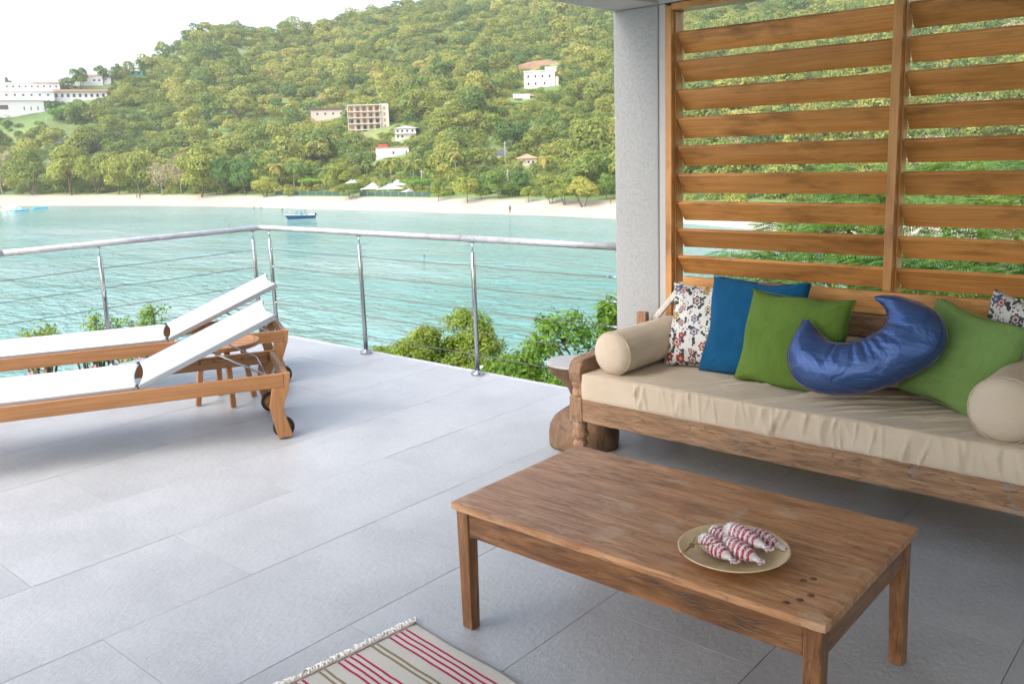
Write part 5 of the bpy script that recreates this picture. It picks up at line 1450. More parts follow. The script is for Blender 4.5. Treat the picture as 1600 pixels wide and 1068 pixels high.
# ------------------------------------------------------------------ beach side: tents, fence, trees, palms
def tent(px, py, wpx, hpx, label, rot=0.0, peaks=1):
    p, rz, s = frame_at(px, py, rot); zone(px - wpx * .45, px + wpx * .45, py - hpx, py - 5, p)
    e = thing('beach_canopy', label, 'canopy', p, rz, 'white canopies behind the beach')
    w, hh, d = wpx * s, hpx * s, wpx * s * 0.6
    for (x, y) in ((-w/2, -d/2), (w/2, -d/2), (w/2, d/2), (-w/2, d/2)):
        MB().tube([(x, y, -0.5), (x, y, hh * 0.45)], 0.08, 6).build('pole', M['pole'], e)
    nx = 21; Pm = np.zeros((nx, nx, 3))
    for i in range(nx):
        for j in range(nx):
            u, v = i / (nx - 1) * 2 - 1, j / (nx - 1) * 2 - 1
            q = max(abs(u), abs(v)); z = hh * 0.45 + hh * 0.55 * (1 - q) ** 1.5
            Pm[i, j] = (u * w / 2 * 1.06, v * d / 2 * 1.06, z)
    ob = bpy.data.objects.new('canopy', grid_mesh('canopy', Pm, M['tent'])); link(ob, e)
    so = ob.modifiers.new('t', 'SOLIDIFY'); so.thickness = 0.08
tent(583, 303, 36, 18, 'wide white canopy behind the beach fence left of the low palm')
tent(610, 303, 40, 18, 'broad white canopy roof behind the low beach palm')
tent(622, 296, 26, 16, 'tall white canopy right of the low beach palm', 0.2)
tent(640, 303, 24, 9, 'low white canopy by the bright flat crowned tree')
tent(551, 293, 20, 16, 'small peaked white canopy behind the round beach bush')
for (a, b, lab) in ((430, 545, 'dark green mesh fence along the back of the beach left of the round bush'), (562, 672, 'dark green mesh fence along the back of the beach in front of the white canopies')):
    e = None
    for k in range(9):
        q0, q1 = a + (b - a) * k / 9, a + (b - a) * (k + 1) / 9
        P0, P1 = march(q0, 304.5 + (q0 - 430) * 0.012), march(q1, 304.5 + (q1 - 430) * 0.012)
        if e is None: e = thing('beach_fence', lab, 'fence', P0)
        part(MB().beam((P0[0], P0[1], P0[2] + 0.5), (P1[0], P1[1], P1[2] + 0.5), 0.05, 1.15), 'fence_panel', M['fence_green'], e)
        part(MB().tube([(P0[0], P0[1], P0[2] - 0.3), (P0[0], P0[1], P0[2] + 1.15)], 0.06, 6), 'fence_post', M['pole'], e)
BT = [  # px of the foot, foot y, width px, height px, kind, trunk, label
 (4, 304, 62, 78, 'dry', 'pale', 'sparse greyish tree at the far left end of the beach row'),
 (46, 305, 80, 76, 'beach', 'multi', 'broad olive green beach tree behind the turquoise floats'),
 (112, 305, 84, 78, 'beach', 'beach', 'tall olive green beach tree second in the row from the far left'),
 (150, 303, 62, 70, 'beach', 'multi', 'olive beach tree beside the dark huts under the row'),
 (186, 304, 62, 70, 'beach', 'beach', 'olive beach tree left of the two bathers on the sand'),
 (222, 304, 62, 68, 'beach', 'multi', 'olive beach tree just left of the bare brownish tree'),
 (254, 305, 56, 58, 'dry', 'pale', 'bare brownish beach tree with sparse dry twigs'),
 (284, 304, 52, 68, 'dry', 'pale', 'taller bare grey brown beach tree beside the big bright one'),
 (316, 308, 92, 88, 'beach', 'beach', 'biggest yellow green beach tree with layered boughs'),
 (352, 305, 56, 62, 'dark', 'multi', 'dull green beach tree right of the biggest one'),
 (384, 304, 60, 60, 'dark', 'beach', 'grey green beach tree left of the low yellowish bush'),
 (416, 308, 52, 36, 'beach', 'multi', 'low spreading yellowish beach tree in front of the fence'),
 (452, 307, 22, 17, 'beach', 'multi', 'small yellowish shrub in front of the green beach fence'),
 (486, 303, 60, 28, 'bright', 'beach', 'flat crowned bright green tree behind the fence left of the boat'),
 (532, 304, 62, 50, 'beach', 'beach', 'loose olive tree behind the round beach bush'),
 (547, 311, 42, 27, 'dark', 'multi', 'round dense green bush low on the sand right of the boat'),
 (648, 303, 62, 26, 'bright', 'beach', 'bright green flat crowned tree right of the white canopies'),
 (672, 300, 50, 24, 'bright', 'beach', 'second bright green flat crowned tree behind the small beach trees'),
 (685, 315, 34, 38, 'beach', 'beach', 'small trim beach tree right of the canopies with a thick trunk'),
 (731, 317, 52, 44, 'beach', 'beach', 'round crowned beach tree standing on the sand near the centre'),
 (752, 312, 40, 40, 'dark', 'beach', 'dark tree close behind the round crowned beach tree'),
 (778, 311, 52, 48, 'dark', 'multi', 'dark green forked tree at the back of the sand'),
 (812, 307, 44, 44, 'dark', 'multi', 'dense dark green tree behind the little beach tree'),
 (826, 316, 32, 28, 'beach', 'beach', 'little bright beach tree alone on the sand'),
 (862, 318, 44, 38, 'beach', 'multi', 'beach tree with yellow tinged leaves left of the big yellow green one'),
 (884, 320, 52, 46, 'beach', 'multi', 'many trunked beach tree next to the pillar side yellow green tree'),
 (912, 323, 68, 48, 'beach', 'multi', 'wide yellow green beach tree nearest the white pillar'),
 (948, 312, 44, 44, 'dark', 'beach', 'dark bushy tree beside the white pillar'),
 (985, 318, 60, 44, 'dark', 'beach', 'dark bushy tree beyond the white pillar')]
for i, (px, py, w, hh, kind, tr, lab) in enumerate(BT):
    p = march(px, py); s = m_per_px(p)
    put_tree('beach_tree', kind, tuple(p), w * s / 2 * 0.95, hh * s, lab, 'tree', None, i, tr, crown_h=hh * s * (0.46 if kind != 'bright' else 0.3))
    FOOT.append((p[0], p[1], 3.0))
HT = [(92, 193, 28, 30, 'bright', 'multi', 'bright green tree on the lawn right of the stepped white building', 0.46), (120, 195, 42, 42, 'dark', 'multi', 'tall dark tree in front of the pink roofed row house', 0.46), (145, 192, 34, 34, 'forest', 'multi', 'tree at the right end of the lawn bank', 0.46),
 (80, 176, 22, 20, 'dark', 'multi', 'dark bush against the corner of the stepped white building', 0.46), (170, 196, 36, 34, 'forest', 'multi', 'tree closing the lawn on its far side', 0.46), (104, 144, 28, 26, 'forest', 'multi', 'bushy tree between the stepped building and the hipped pink roof', 0.46),
 (126, 140, 32, 36, 'dark', 'multi', 'wide dark tree on the skyline left of the hipped pink roof', 0.46), (160, 132, 28, 30, 'dark', 'multi', 'low dark skyline tree behind the hipped pink roof', 0.46), (183, 127, 22, 29, 'dark', 'multi', 'dark skyline tree left of the turquoise hut', 0.46), (202, 121, 24, 26, 'forest', 'multi', 'skyline tree just above the turquoise hut', 0.46),
 (223, 117, 22, 25, 'dark', 'multi', 'dark round skyline tree right of the turquoise hut', 0.46), (16, 155, 14, 36, 'dark', 'multi', 'narrow tree behind the left end of the stepped white building', 0.46), (268, 91, 18, 22, 'dark', 'multi', 'round tree standing up on the steep skyline', 0.46),
 (690, 128, 54, 34, 'dark', 'multi', 'large dark tree in the middle of the hillside', 0.46), (548, 199, 30, 34, 'dark', 'multi', 'dark tree before the left corner of the unfinished block', 0.46)]
for i, (px, py, w, hh, kind, tr, lab, cf) in enumerate(HT):
    p = march(px, py); s = m_per_px(p)
    put_tree('hill_tree', kind, tuple(p), w * s / 2, hh * s, lab, 'tree', None, 60 + i, tr, crown_h=hh * s * cf)
    FOOT.append((p[0], p[1], 3.0))
# palms
def palm_meshes(seed):
    rng = random.Random(seed); V = []; F = []
    for k in range(17):
        a = 6.28 * k / 17 + rng.uniform(-.15, .15); up = rng.uniform(-0.25, 0.95)
        d = Vector((math.cos(a), math.sin(a), 0)); L = rng.uniform(0.85, 1.05)
        pts = []
        for i in range(12):
            t = i / 11
            pts.append(d * (L * t * (1 - 0.18 * t)) + Vector((0, 0, up * L * t - (0.75 + 0.25 * up) * L * t * t)))
        sd_ = Vector((-d.y, d.x, 0))
        for i in range(1, 12):
            w = 0.20 * math.sin(math.pi * min(1, 0.12 + i / 12.5)) + 0.03
            for s_ in (-1, 1):
                tip = pts[i] + sd_ * s_ * w + d * 0.08 - Vector((0, 0, 0.10 + rng.uniform(0, .05)))
                b = len(V); V += [tuple(pts[i - 1]), tuple(pts[i]), tuple(tip)]; F.append((b, b + 1, b + 2))
                mid = (pts[i - 1] + pts[i]) / 2; tip2 = mid + sd_ * s_ * w * 0.95 + d * 0.06 - Vector((0, 0, 0.13))
                b = len(V); V += [tuple(pts[i - 1]), tuple(mid), tuple(tip2)]; F.append((b, b + 1, b + 2))
    me = bpy.data.meshes.new('fronds'); me.from_pydata(V, [], F); me.materials.append(M['leaf_palm'])
    return me
PV = [palm_meshes(i) for i in range(3)]
TR = MB().tube([(0, 0, -0.05), (0.02, 0, 0.3), (0.045, 0.01, 0.65), (0.05, 0.02, 1.0)], [0.028, 0.019, 0.016, 0.014], 7).mesh('trunk', M['bark_pale'])
PALMS = [(460, 300, 38, 262, 'yellowing coconut palm behind the flat bright tree left of centre'), (432, 298, 34, 263, 'green coconut palm left of the yellowing palm'),
         (508, 296, 26, 268, 'coconut palm half hidden above the bright flat tree'), (603, 303, 34, 290, 'low coconut palm right in front of the white canopies'),
         (612, 288, 34, 256, 'coconut palm below the flat white building'), (646, 286, 36, 257, 'coconut palm right of the flat white building'),
         (672, 292, 30, 270, 'coconut palm above the bright flat crowned trees'), (714, 286, 28, 244, 'tall coconut palm with yellow skirt near the centre'),
         (768, 262, 26, 243, 'coconut palm near the dark roof'), (810, 275, 30, 256, 'coconut palm in front of the orange roofed house'), (852, 272, 30, 250, 'coconut palm right of the orange roofed house'), (573, 275, 24, 256, 'slim coconut palm left of the flat white building')]
for i, (px, py, w, cy_, lab) in enumerate(PALMS):
    p = march(px, py); s = m_per_px(p); H = (py - cy_) * s + w * s * 0.1
    e = thing('coconut_palm', lab, 'palm tree', tuple(p), i * 1.3)
    t = bpy.data.objects.new('trunk', TR); t.scale = (H, H, H); link(t, e)
    c = bpy.data.objects.new('fronds', PV[i % 3]); c.scale = (w * s * 0.6,) * 3; c.location = (0.05 * H, 0.02 * H, H); link(c, e)
    FOOT.append((p[0], p[1], 2.0)); ZONES.append((px - w * .4, px + w * .4, cy_ - w * .3, cy_ + w * .35, math.hypot(p[0], p[1])))
# utility poles
for i, (px, py, hp, lab) in enumerate(((75, 210, 26, 'thin pole on the lawn below the stepped white building'), (104, 235, 22, 'thin pole by the road below the lawn'), (155, 172, 14, 'thin pole right of the pink roofed row house'),
        (335, 82, 22, 'thin pole on the skyline slope'), (554, 282, 18, 'lamp pole left of the low beach palm'), (790, 262, 40, 'thin pole beside the dark roof'), (794, 290, 26, 'thin pole in front of the palm and orange roof'), (660, 300, 34, 'thin pole right of the flat white building'), (206, 116, 20, 'thin mast beside the turquoise hut'))):
    p = march(px, py); s = m_per_px(p)
    o = MB().tube([(0, 0, -1), (0, 0, hp * s)], [0.16, 0.11], 6).box((0, 0, hp * s - 0.5), (1.6, 0.1, 0.12)).build('utility_pole', M['pole']); o.location = p
    tag(o, lab, 'pole')

# ------------------------------------------------------------------ the forest
rng = np.random.RandomState(21)
cand = []
r = 120.0
while r < 760:
    st = 6.6 + 0.003 * r
    for a in np.arange(-0.66, 0.64, st / r):
        aa = a + rng.uniform(-.45, .45) * st / r; r2 = r + rng.uniform(-.45, .45) * st
        cand.append(((FH[0] * math.cos(aa) + RH[0] * math.sin(aa)) * r2, (FH[1] * math.cos(aa) + RH[1] * math.sin(aa)) * r2))
    r += st * 0.87
cand = np.array(cand)
p_ = px_of(cand[:, 0], cand[:, 1]); rr_ = np.hypot(cand[:, 0], cand[:, 1])
ok = (rr_ > np.interp(p_, T_PX, T_BK) + 7) & (rr_ < np.interp(p_, S_PX, S_R) + 18)
cand = cand[ok]; rr_ = rr_[ok]
gz = ground(cand[:, 0], cand[:, 1])
rad = np.clip(rng.lognormal(math.log(4.1), 0.30, len(cand)), 2.2, 8.0)
tall = rad * rng.uniform(1.35, 1.9, len(cand))
bx, by = projv(cand[:, 0], cand[:, 1], gz)
tx, ty = projv(cand[:, 0], cand[:, 1], gz + tall)
ppm = FPX / np.maximum((cand[:, 0] * FW[0] + cand[:, 1] * FW[1]), 1)
keep = ~((inpoly(bx, by, LAWN) | inpoly(bx, by, LAWN2)) & (rr_ > 300))
for (x0, x1, y0, y1, d) in ZONES:
    keep &= ~((rr_ < d + 2) & (bx + rad * ppm * 0.8 > x0) & (bx - rad * ppm * 0.8 < x1) & (ty < y1) & (by > y0))
for (x, y, q) in FOOT:
    keep &= np.hypot(cand[:, 0] - x, cand[:, 1] - y) > q + rad * 0.5
cand, gz, rad, tall, rr_, bx = cand[keep], gz[keep], rad[keep], tall[keep], rr_[keep], bx[keep]
# the largest in the picture become trees of their own, the rest is the far forest
vis = (bx > -40) & (bx < 1620)
size = np.where(vis, rad / rr_, 0)
order = np.argsort(-size)
NT_ = 255
solo = order[:NT_]; rest = order[NT_:]
LABS = {0: 'rounded olive to green tree in the wooded flat and slope behind the beach', }
for i, k in enumerate(solo):
    pale = (i % 19 == 7)
    put_tree('forest_tree', 'dry' if pale else 'forest', (cand[k, 0], cand[k, 1], gz[k]), rad[k], tall[k] * 1.05,
             'bare pale twiggy tree among the green trees behind the beach' if pale else 'rounded green tree in the crowded wood on the slope behind the beach',
             'tree', 'bare trees in the wood behind the beach' if pale else 'green trees of the wood behind the beach', i, 'pale' if pale else 'multi', crown_h=tall[k] * 0.46)
me = bpy.data.meshes.new('forest_points')
me.vertices.add(len(rest))
# trees on the slope keep a little bare trunk: crowns sit a bit above the ground
pos = np.stack([cand[rest, 0], cand[rest, 1], gz[rest] + tall[rest] * 0.42], -1)
# undergrowth between the trees
m2 = 13000
aa = rng.uniform(-0.66, 0.64, m2); r2 = np.sqrt(rng.uniform(130 ** 2, 720 ** 2, m2))
ux, uy = (FH[0] * np.cos(aa) + RH[0] * np.sin(aa)) * r2, (FH[1] * np.cos(aa) + RH[1] * np.sin(aa)) * r2
pu = px_of(ux, uy); ug = ground(ux, uy); qx, qy = projv(ux, uy, ug)
okk = (r2 > np.interp(pu, T_PX, T_BK) + 5) & (r2 < np.interp(pu, S_PX, S_R) + 10) & ~(inpoly(qx, qy, LAWN) | inpoly(qx, qy, LAWN2))
NF_ = len(FOOT)
for (x, y, q) in FOOT[:NF_]: okk &= np.hypot(ux - x, uy - y) > min(q, 9)
up_ = np.stack([ux, uy, ug + 0.4], -1)[okk]
# low bushes round the houses, where no tall tree hides them
ex = []
for (x, y, q) in FOOT[:13]:
    d_ = -np.array([x, y]) / math.hypot(x, y)
    for k in range(170):
        a_, r_ = rng.uniform(0, 6.28), math.sqrt(rng.uniform(0, 1)) * (q + 20)
        X_, Y_ = x + d_[0] * (q * .5 + 13) + r_ * math.cos(a_), y + d_[1] * (q * .5 + 13) + r_ * math.sin(a_)
        if all(math.hypot(X_ - fx, Y_ - fy) > min(fq, 9) * 0.95 for fx, fy, fq in FOOT[:13]):
            Z_ = float(ground(X_, Y_)); sx_, sy_, _ = project((X_, Y_, Z_))
            if not bool(inpoly(sx_, sy_, LAWN)): ex.append((X_, Y_, Z_ + 0.2))
nlow = len(ex)
up_ = np.concatenate([up_, np.array(ex)])
pos = np.concatenate([pos, up_])
scl = np.concatenate([np.stack([rad[rest], rad[rest], tall[rest] * 0.60], -1), np.stack([np.concatenate([rng.uniform(1.6, 3.2, len(up_) - nlow), rng.uniform(1.1, 2.2, nlow)])] * 3, -1)])
me = bpy.data.meshes.new('forest_points'); me.vertices.add(len(pos)); me.vertices.foreach_set('co', pos.astype(np.float32).ravel())
a = me.attributes.new('scl', 'FLOAT_VECTOR', 'POINT'); a.data.foreach_set('vector', scl.astype(np.float32).ravel())
a = me.attributes.new('rot', 'FLOAT_VECTOR', 'POINT'); rv = np.zeros((len(pos), 3), np.float32); rv[:, 2] = rng.uniform(0, 6.28, len(pos)); rv[:, 0] = rng.uniform(-.12, .12, len(pos)); a.data.foreach_set('vector', rv.ravel())
a = me.attributes.new('pick', 'INT', 'POINT'); a.data.foreach_set('value', rng.randint(0, len(CV['hill']) , len(pos)).astype(np.int32))
src = bpy.data.collections.new('forest_crowns')
for m_ in CV['hill']: src.objects.link(bpy.data.objects.new('forest_crown', m_))
ng = bpy.data.node_groups.new('forest_scatter', 'GeometryNodeTree')
ng.interface.new_socket('Geometry', in_out='INPUT', socket_type='NodeSocketGeometry')
ng.interface.new_socket('Geometry', in_out='OUTPUT', socket_type='NodeSocketGeometry')
gi, go = ng.nodes.new('NodeGroupInput'), ng.nodes.new('NodeGroupOutput')
ip = ng.nodes.new('GeometryNodeInstanceOnPoints'); ci = ng.nodes.new('GeometryNodeCollectionInfo')
ci.inputs['Collection'].default_value = src; ci.inputs['Separate Children'].default_value = True; ci.inputs['Reset Children'].default_value = True
def na(name, dt):
    n_ = ng.nodes.new('GeometryNodeInputNamedAttribute'); n_.data_type = dt; n_.inputs['Name'].default_value = name
    return [s_ for s_ in n_.outputs if s_.name == 'Attribute' and s_.enabled][0] if any(s_.name == 'Attribute' and s_.enabled for s_ in n_.outputs) else n_.outputs[0]
L_ = ng.links
L_.new(gi.outputs[0], ip.inputs['Points']); L_.new(ci.outputs[0], ip.inputs['Instance']); ip.inputs['Pick Instance'].default_value = True
L_.new(na('pick', 'INT'), ip.inputs['Instance Index']); L_.new(na('rot', 'FLOAT_VECTOR'), ip.inputs['Rotation']); L_.new(na('scl', 'FLOAT_VECTOR'), ip.inputs['Scale'])
L_.new(ip.outputs[0], go.inputs[0])
fo = link(bpy.data.objects.new('far_forest', me)); fo['kind'] = 'stuff'
gm = fo.modifiers.new('scatter', 'NODES'); gm.node_group = ng

# ------------------------------------------------------------------ on the water
def sea_pt(px, py):
    d = ray(px, py); k = (SEA - CAM[2]) / d[2]; return CAM + d * k
p = sea_pt(470, 341); s = m_per_px(p); d = p[:2] / np.hypot(*p[:2])
bt = thing('motor_boat', 'small blue open motor boat with a white top frame moored off the beach', 'boat', (p[0], p[1], SEA), math.atan2(d[1], d[0]) - math.pi / 2 + R(14))
L = 50 * s
secs = []
NS = 15
Pm = np.zeros((NS, 9, 3))
for i in range(NS):
    t = i / (NS - 1)                     # 0 bow (left), 1 stern
    x = -L / 2 + L * t * 0.94
    bw = 0.155 * L * min(1, (t * 1.9 + 0.02)) ** 0.6 * (1 - 0.08 * t)
    sh2 = (0.130 - 0.055 * t) * L
    rake = (1 - t) ** 3 * 0.09 * L
    for j, (fy, fz) in enumerate(((-1, 1), (-0.97, 0.6), (-0.85, 0.2), (-0.55, -0.12), (0, -0.2), (0.55, -0.12), (0.85, 0.2), (0.97, 0.6), (1, 1))):
        Pm[i, j] = (x + rake * (1 - fz), bw * fy, sh2 * fz)
link(bpy.data.objects.new('hull', grid_mesh('hull', Pm, M['navy_hull'])), bt)
mb = MB()
for sd2 in (0, 8): mb.tube([tuple(q) for q in Pm[:, sd2]], 0.05 * L / 7, 6)
Pd = Pm[:, [0, 2, 6, 8]].copy(); Pd[:, :, 2] = Pm[:, [0, 0, 8, 8], 2] - 0.03 * L; Pd[:, 1, 1] *= 0.5; Pd[:, 2, 1] *= 0.5
link(bpy.data.objects.new('deck', grid_mesh('deck', Pd, M['white_gel'])), bt)
tk = [(Pm[-1, j, 0], Pm[-1, j, 1], Pm[-1, j, 2]) for j in range(9)]
mb.build('gunwale', M['white_gel'], bt)
MB().add(tk, [tuple(range(9))]).build('transom', M['navy_hull'], bt)
MB().bb((L * 0.28, -0.11 * L, 0.02 * L), (L * 0.42, 0.11 * L, 0.125 * L)).build('stern_seat', M['white_gel'], bt, bevel=0.05)
MB().bb((-0.02 * L, -0.05 * L, 0.03 * L), (0.06 * L, 0.05 * L, 0.17 * L)).build('console', M['turq_float'], bt, bevel=0.04)
mb = MB(); zt_ = 0.285 * L
for y in (-0.10 * L, 0.10 * L):
    mb.tube([(-0.14 * L, y, 0.09 * L), (-0.09 * L, y, zt_), (0.13 * L, y, zt_), (0.19 * L, y, 0.08 * L)], 0.035, 6)
    mb.tube([(0.03 * L, y, 0.09 * L), (0.02 * L, y, zt_)], 0.03, 6)
mb.build('top_frame', M['piping'], bt)
MB().box((0.02 * L, 0, zt_ + 0.04), (0.25 * L, 0.22 * L, 0.06)).build('canopy', M['tent'], bt, bevel=0.02)
MB().box((L * 0.475, 0, 0.09 * L), (0.05 * L, 0.05 * L, 0.09 * L)).build('outboard_motor', M['black'], bt, bevel=0.06)
# floats
p = sea_pt(18, 329); s = m_per_px(p); d = p[:2] / np.hypot(*p[:2]); rz = math.atan2(d[1], d[0]) - math.pi / 2
fl = thing('inflatable_float', 'bulging white inflatable water toy with a pale yellow edge on the sea', 'inflatable', (p[0], p[1], SEA), rz)
for (x, y, r_, zs) in ((-7, 0, 8, 0.75), (3, 1, 9, 0.9), (10, 0, 6, 0.6), (-1, -2, 7, 0.4)):
    MB().lathe([(r_ * s * math.cos(a), r_ * s * zs * math.sin(a)) for a in np.linspace(-0.3, math.pi / 2, 9)], 20, (x * s, y * s, 0.2), cap=False).build('air_chamber', M['white_gel'], fl)
MB().tube([(-22 * s, -3 * s, 0.2), (-8 * s, -5 * s, 0.15), (0, -5 * s, 0.2)], 1.1 * s, 8).build('side_tube', M['yellow_float'], fl)
MB().lathe([(2.2 * s, 0), (2.4 * s, 1.2 * s), (1.6 * s, 2.5 * s), (0, 3 * s)], 12, (-17 * s, -1 * s, 0.2)).build('drum', M['turq_float'], fl)
for (x, y, w, lab) in ((33, 329.5, 22, 'turquoise floating mat touching the white inflatable'), (63, 325.5, 22, 'separate turquoise floating mat right of the white inflatable')):
    p = sea_pt(x, y); s = m_per_px(p); d = p[:2] / np.hypot(*p[:2])
    o = MB().box((0, 0, 0.25 * s), (w * s, 7 * s, 3.0 * s)).build('floating_mat', M['turq_float'], bevel=0.25); o.location = (p[0], p[1], SEA); o.rotation_euler = (0, 0, math.atan2(d[1], d[0]) - math.pi / 2 + R(20))
    tag(o, lab, 'floating mat', None)
for (x, y, mt_, lab) in ((358, 351, 'buoy', 'orange buoy floating beyond the left handrail'), (663, 401, 'black', 'dark float on the water between the two middle railing posts')):
    p = sea_pt(x, y); s = m_per_px(p)
    o = MB().lathe([(0.0, -0.6 * s), (1.1 * s, -0.3 * s), (1.5 * s, 0.5 * s), (1.1 * s, 1.4 * s), (0.3 * s, 1.8 * s), (0.2 * s, 2.4 * s), (0, 2.5 * s)], 12, cap=False).build('buoy', M[mt_]); o.location = (p[0], p[1], SEA + 0.05)
    tag(o, lab, 'buoy')
def figure(px, py, label, pose, scale=1.0, water=False):
    p = sea_pt(px, py) if water else march(px, py)
    e = thing('person', label, 'person', (p[0], p[1], p[2] - (1.28 if water else 0)), random.uniform(0, 6))
    V = [(0, 0, 0.92), (0, 0, 1.18), (0, 0, 1.42), (0, 0, 1.53), (0, 0, 1.66), (0.18, 0, 1.40), (0.26, 0.03, 1.14), (0.27, 0.08, 0.88), (-0.18, 0, 1.40), (-0.25, 0.02, 1.14), (-0.26, 0.08, 0.88),
         (0.10, 0, 0.88), (0.11, pose, 0.48), (0.12, pose * 0.6, 0.06), (0.12, pose * 0.6 + 0.14, 0.03), (-0.10, 0, 0.88), (-0.11, -pose * 0.5, 0.48), (-0.12, -pose, 0.06), (-0.12, -pose + 0.14, 0.03)]
    E = [(0, 1), (1, 2), (2, 3), (3, 4), (2, 5), (5, 6), (6, 7), (2, 8), (8, 9), (9, 10), (0, 11), (11, 12), (12, 13), (13, 14), (0, 15), (15, 16), (16, 17), (17, 18)]
    rd = [0.14, 0.13, 0.15, 0.06, 0.105, 0.065, 0.045, 0.04, 0.065, 0.045, 0.04, 0.09, 0.06, 0.045, 0.04, 0.09, 0.06, 0.045, 0.04]
    me = bpy.data.meshes.new('body'); me.from_pydata(V, E, []); me.materials.append(M['skin'])
    ob = bpy.data.objects.new('body', me); link(ob, e)
    sk = ob.modifiers.new('skin', 'SKIN'); ob.modifiers.new('sub', 'SUBSURF').render_levels = 1
    for v, q in zip(me.skin_vertices[0].data, rd): v.radius = (q, q)
    me.skin_vertices[0].data[0].use_root = True
    MB().lathe([(0.155, 0.86), (0.165, 0.95), (0.155, 1.05)], 12, cap=False).build('shorts', M['cloth_dark'], e)
    MB().lathe([(0.112, 1.66), (0.105, 1.74), (0.05, 1.785), (0, 1.79)], 10, cap=False).build('hair', M['black'], e)
figure(214, 311, 'person in dark shorts walking on the sand under the beach trees', 0.15)
figure(219, 312, 'person beside the walker on the sand', 0.05)
figure(954, 319, 'person standing on the sand right beside the white pillar', 0.05)
figure(797, 333.5, 'bather standing in the shallow water near the right part of the beach', 0.05)
figure(397, 325, 'bather in the water left of the blue boat, nearer the row of trees', 0.05, water=True)
figure(408, 325, 'bather in the water close left of the blue boat', 0.05, water=True)
figure(441, 328, 'bather in the water just behind the bow of the blue boat', 0.05, water=True)

# ------------------------------------------------------------------ shrubs right below the terrace
def shrub(name, c, rad, sz, label, mat, seed, ntwig, leaf, nper, bark='bark', zb=None, low=-0.3, nl=17, sx=1.0):
    p, n, rng, C, lr = crown_pts(seed, nl, ntwig, sx=1.0, sz=sz, rlo=0.17, rhi=0.38, spread=0.78, low=low)
    e = thing(name, label, 'shrub', (c[0], c[1], zb if zb is not None else float(ground(c[0], c[1]))))
    off = np.array([0, 0, c[2] - e.location.z])
    p = p * rad; n = n / np.linalg.norm(n, axis=1, keepdims=True)
    k = nper; m = len(p)
    t = rng.uniform(-0.9, 0.6, (m, k, 1)); L = leaf * 3.2
    jit = rng.normal(size=(m, k, 3)); jit -= n[:, None] * np.sum(jit * n[:, None], 2, keepdims=True)
    pos = p[:, None] + n[:, None] * t * L + jit * leaf * 1.1
    nn = jit * 0.8 + n[:, None] * 0.9 + np.array([0, 0, 0.7]) + rng.normal(size=(m, k, 3)) * 0.3
    pos = pos.reshape(-1, 3) + off; nn = nn.reshape(-1, 3)
    V, Q = leaf_quads(pos, nn, leaf * rng.uniform(0.6, 1.15, len(pos)), leaf * rng.uniform(0.28, 0.5, len(pos)), rng, fold=0.35)
    me = bpy.data.meshes.new('foliage'); np_mesh(me, V, Q); me.materials.append(M[mat])
    ob = link(bpy.data.objects.new('foliage', me), e); ob['kind'] = 'stuff'
    mb = MB()
    for q in range(len(C)):
        tip = Vector(C[q] * rad + off); mid = Vector((tip.x * 0.4, tip.y * 0.4, tip.z * 0.55))
        mb.tube([(0.03 * math.cos(q), 0.03 * math.sin(q), -0.1), mid, tip], [0.022, 0.015, 0.006], 6)
    for q in range(0, m, 4):
        j = int(np.argmin(np.linalg.norm(C * rad - p[q], axis=1))); a = Vector(C[j] * rad + off); b = Vector(p[q] + off)
        mb.tube([a, a.lerp(b, 0.5) + Vector((0, 0, 0.01)), b], [0.006, 0.004, 0.002], 4, caps=False)
    mb.build('stems', M[bark], e)
    return e
shrub('shrub', (-6.60, 6.55, -0.52), 0.66, 0.66, 'rounded yellow green shrub beyond the railing between the two nearest posts', 'leaf_shrub', 5, 1000, 0.026, 14)
shrub('shrub', (-7.25, 6.25, -0.74), 0.52, 0.62, 'low yellow green shrub at the foot of the rounded one beyond the railing', 'leaf_shrub', 8, 480, 0.024, 12)
shrub('shrub', (-6.45, 6.0, -0.72), 0.48, 0.6, 'yellow green shrub hugging the terrace edge between the two nearest posts', 'leaf_shrub', 33, 520, 0.024, 12)
shrub('shrub', (-5.9, 6.25, -0.78), 0.46, 0.75, 'low mixed green shrub behind the post with the white blossom', 'leaf_shrub', 9, 300, 0.026, 12)
shrub('shrub', (-4.72, 6.65, -0.46), 0.78, 0.90, 'taller green shrub rising behind the stool and the daybed arm', 'leaf_shrub_green', 11, 760, 0.034, 13)
shrub('shrub', (-5.38, 6.30, -0.62), 0.50, 0.85, 'green shrub with reddish tips left of the stool', 'leaf_shrub_green', 14, 420, 0.032, 12)
shrub('shrub', (-4.3, 5.9, -0.60), 0.52, 0.8, 'low green shrub behind the daybed arm', 'leaf_shrub_green', 15, 300, 0.030, 12)
shrub('shrub', (-5.0, 5.6, -0.62), 0.42, 0.6, 'dark green shrub just under the terrace edge by the stool', 'leaf_shrub_green', 25, 260, 0.028, 12)
shrub('shrub', (-8.05, 3.82, 0.00), 0.38, 0.85, 'leafy green shrub beyond the left railing post', 'leaf_shrub_green', 16, 170, 0.024, 11)
shrub('shrub', (-8.10, 3.42, 0.0), 0.28, 0.9, 'leafy green shrub left of the railing post behind the loungers', 'leaf_shrub_green', 17, 110, 0.024, 11)
shrub('shrub', (-8.15, 2.98, 0.01), 0.27, 0.9, 'smaller yellowish shrub farthest left beyond the railing', 'leaf_shrub', 18, 100, 0.022, 11)
rf = np.random.RandomState(31)
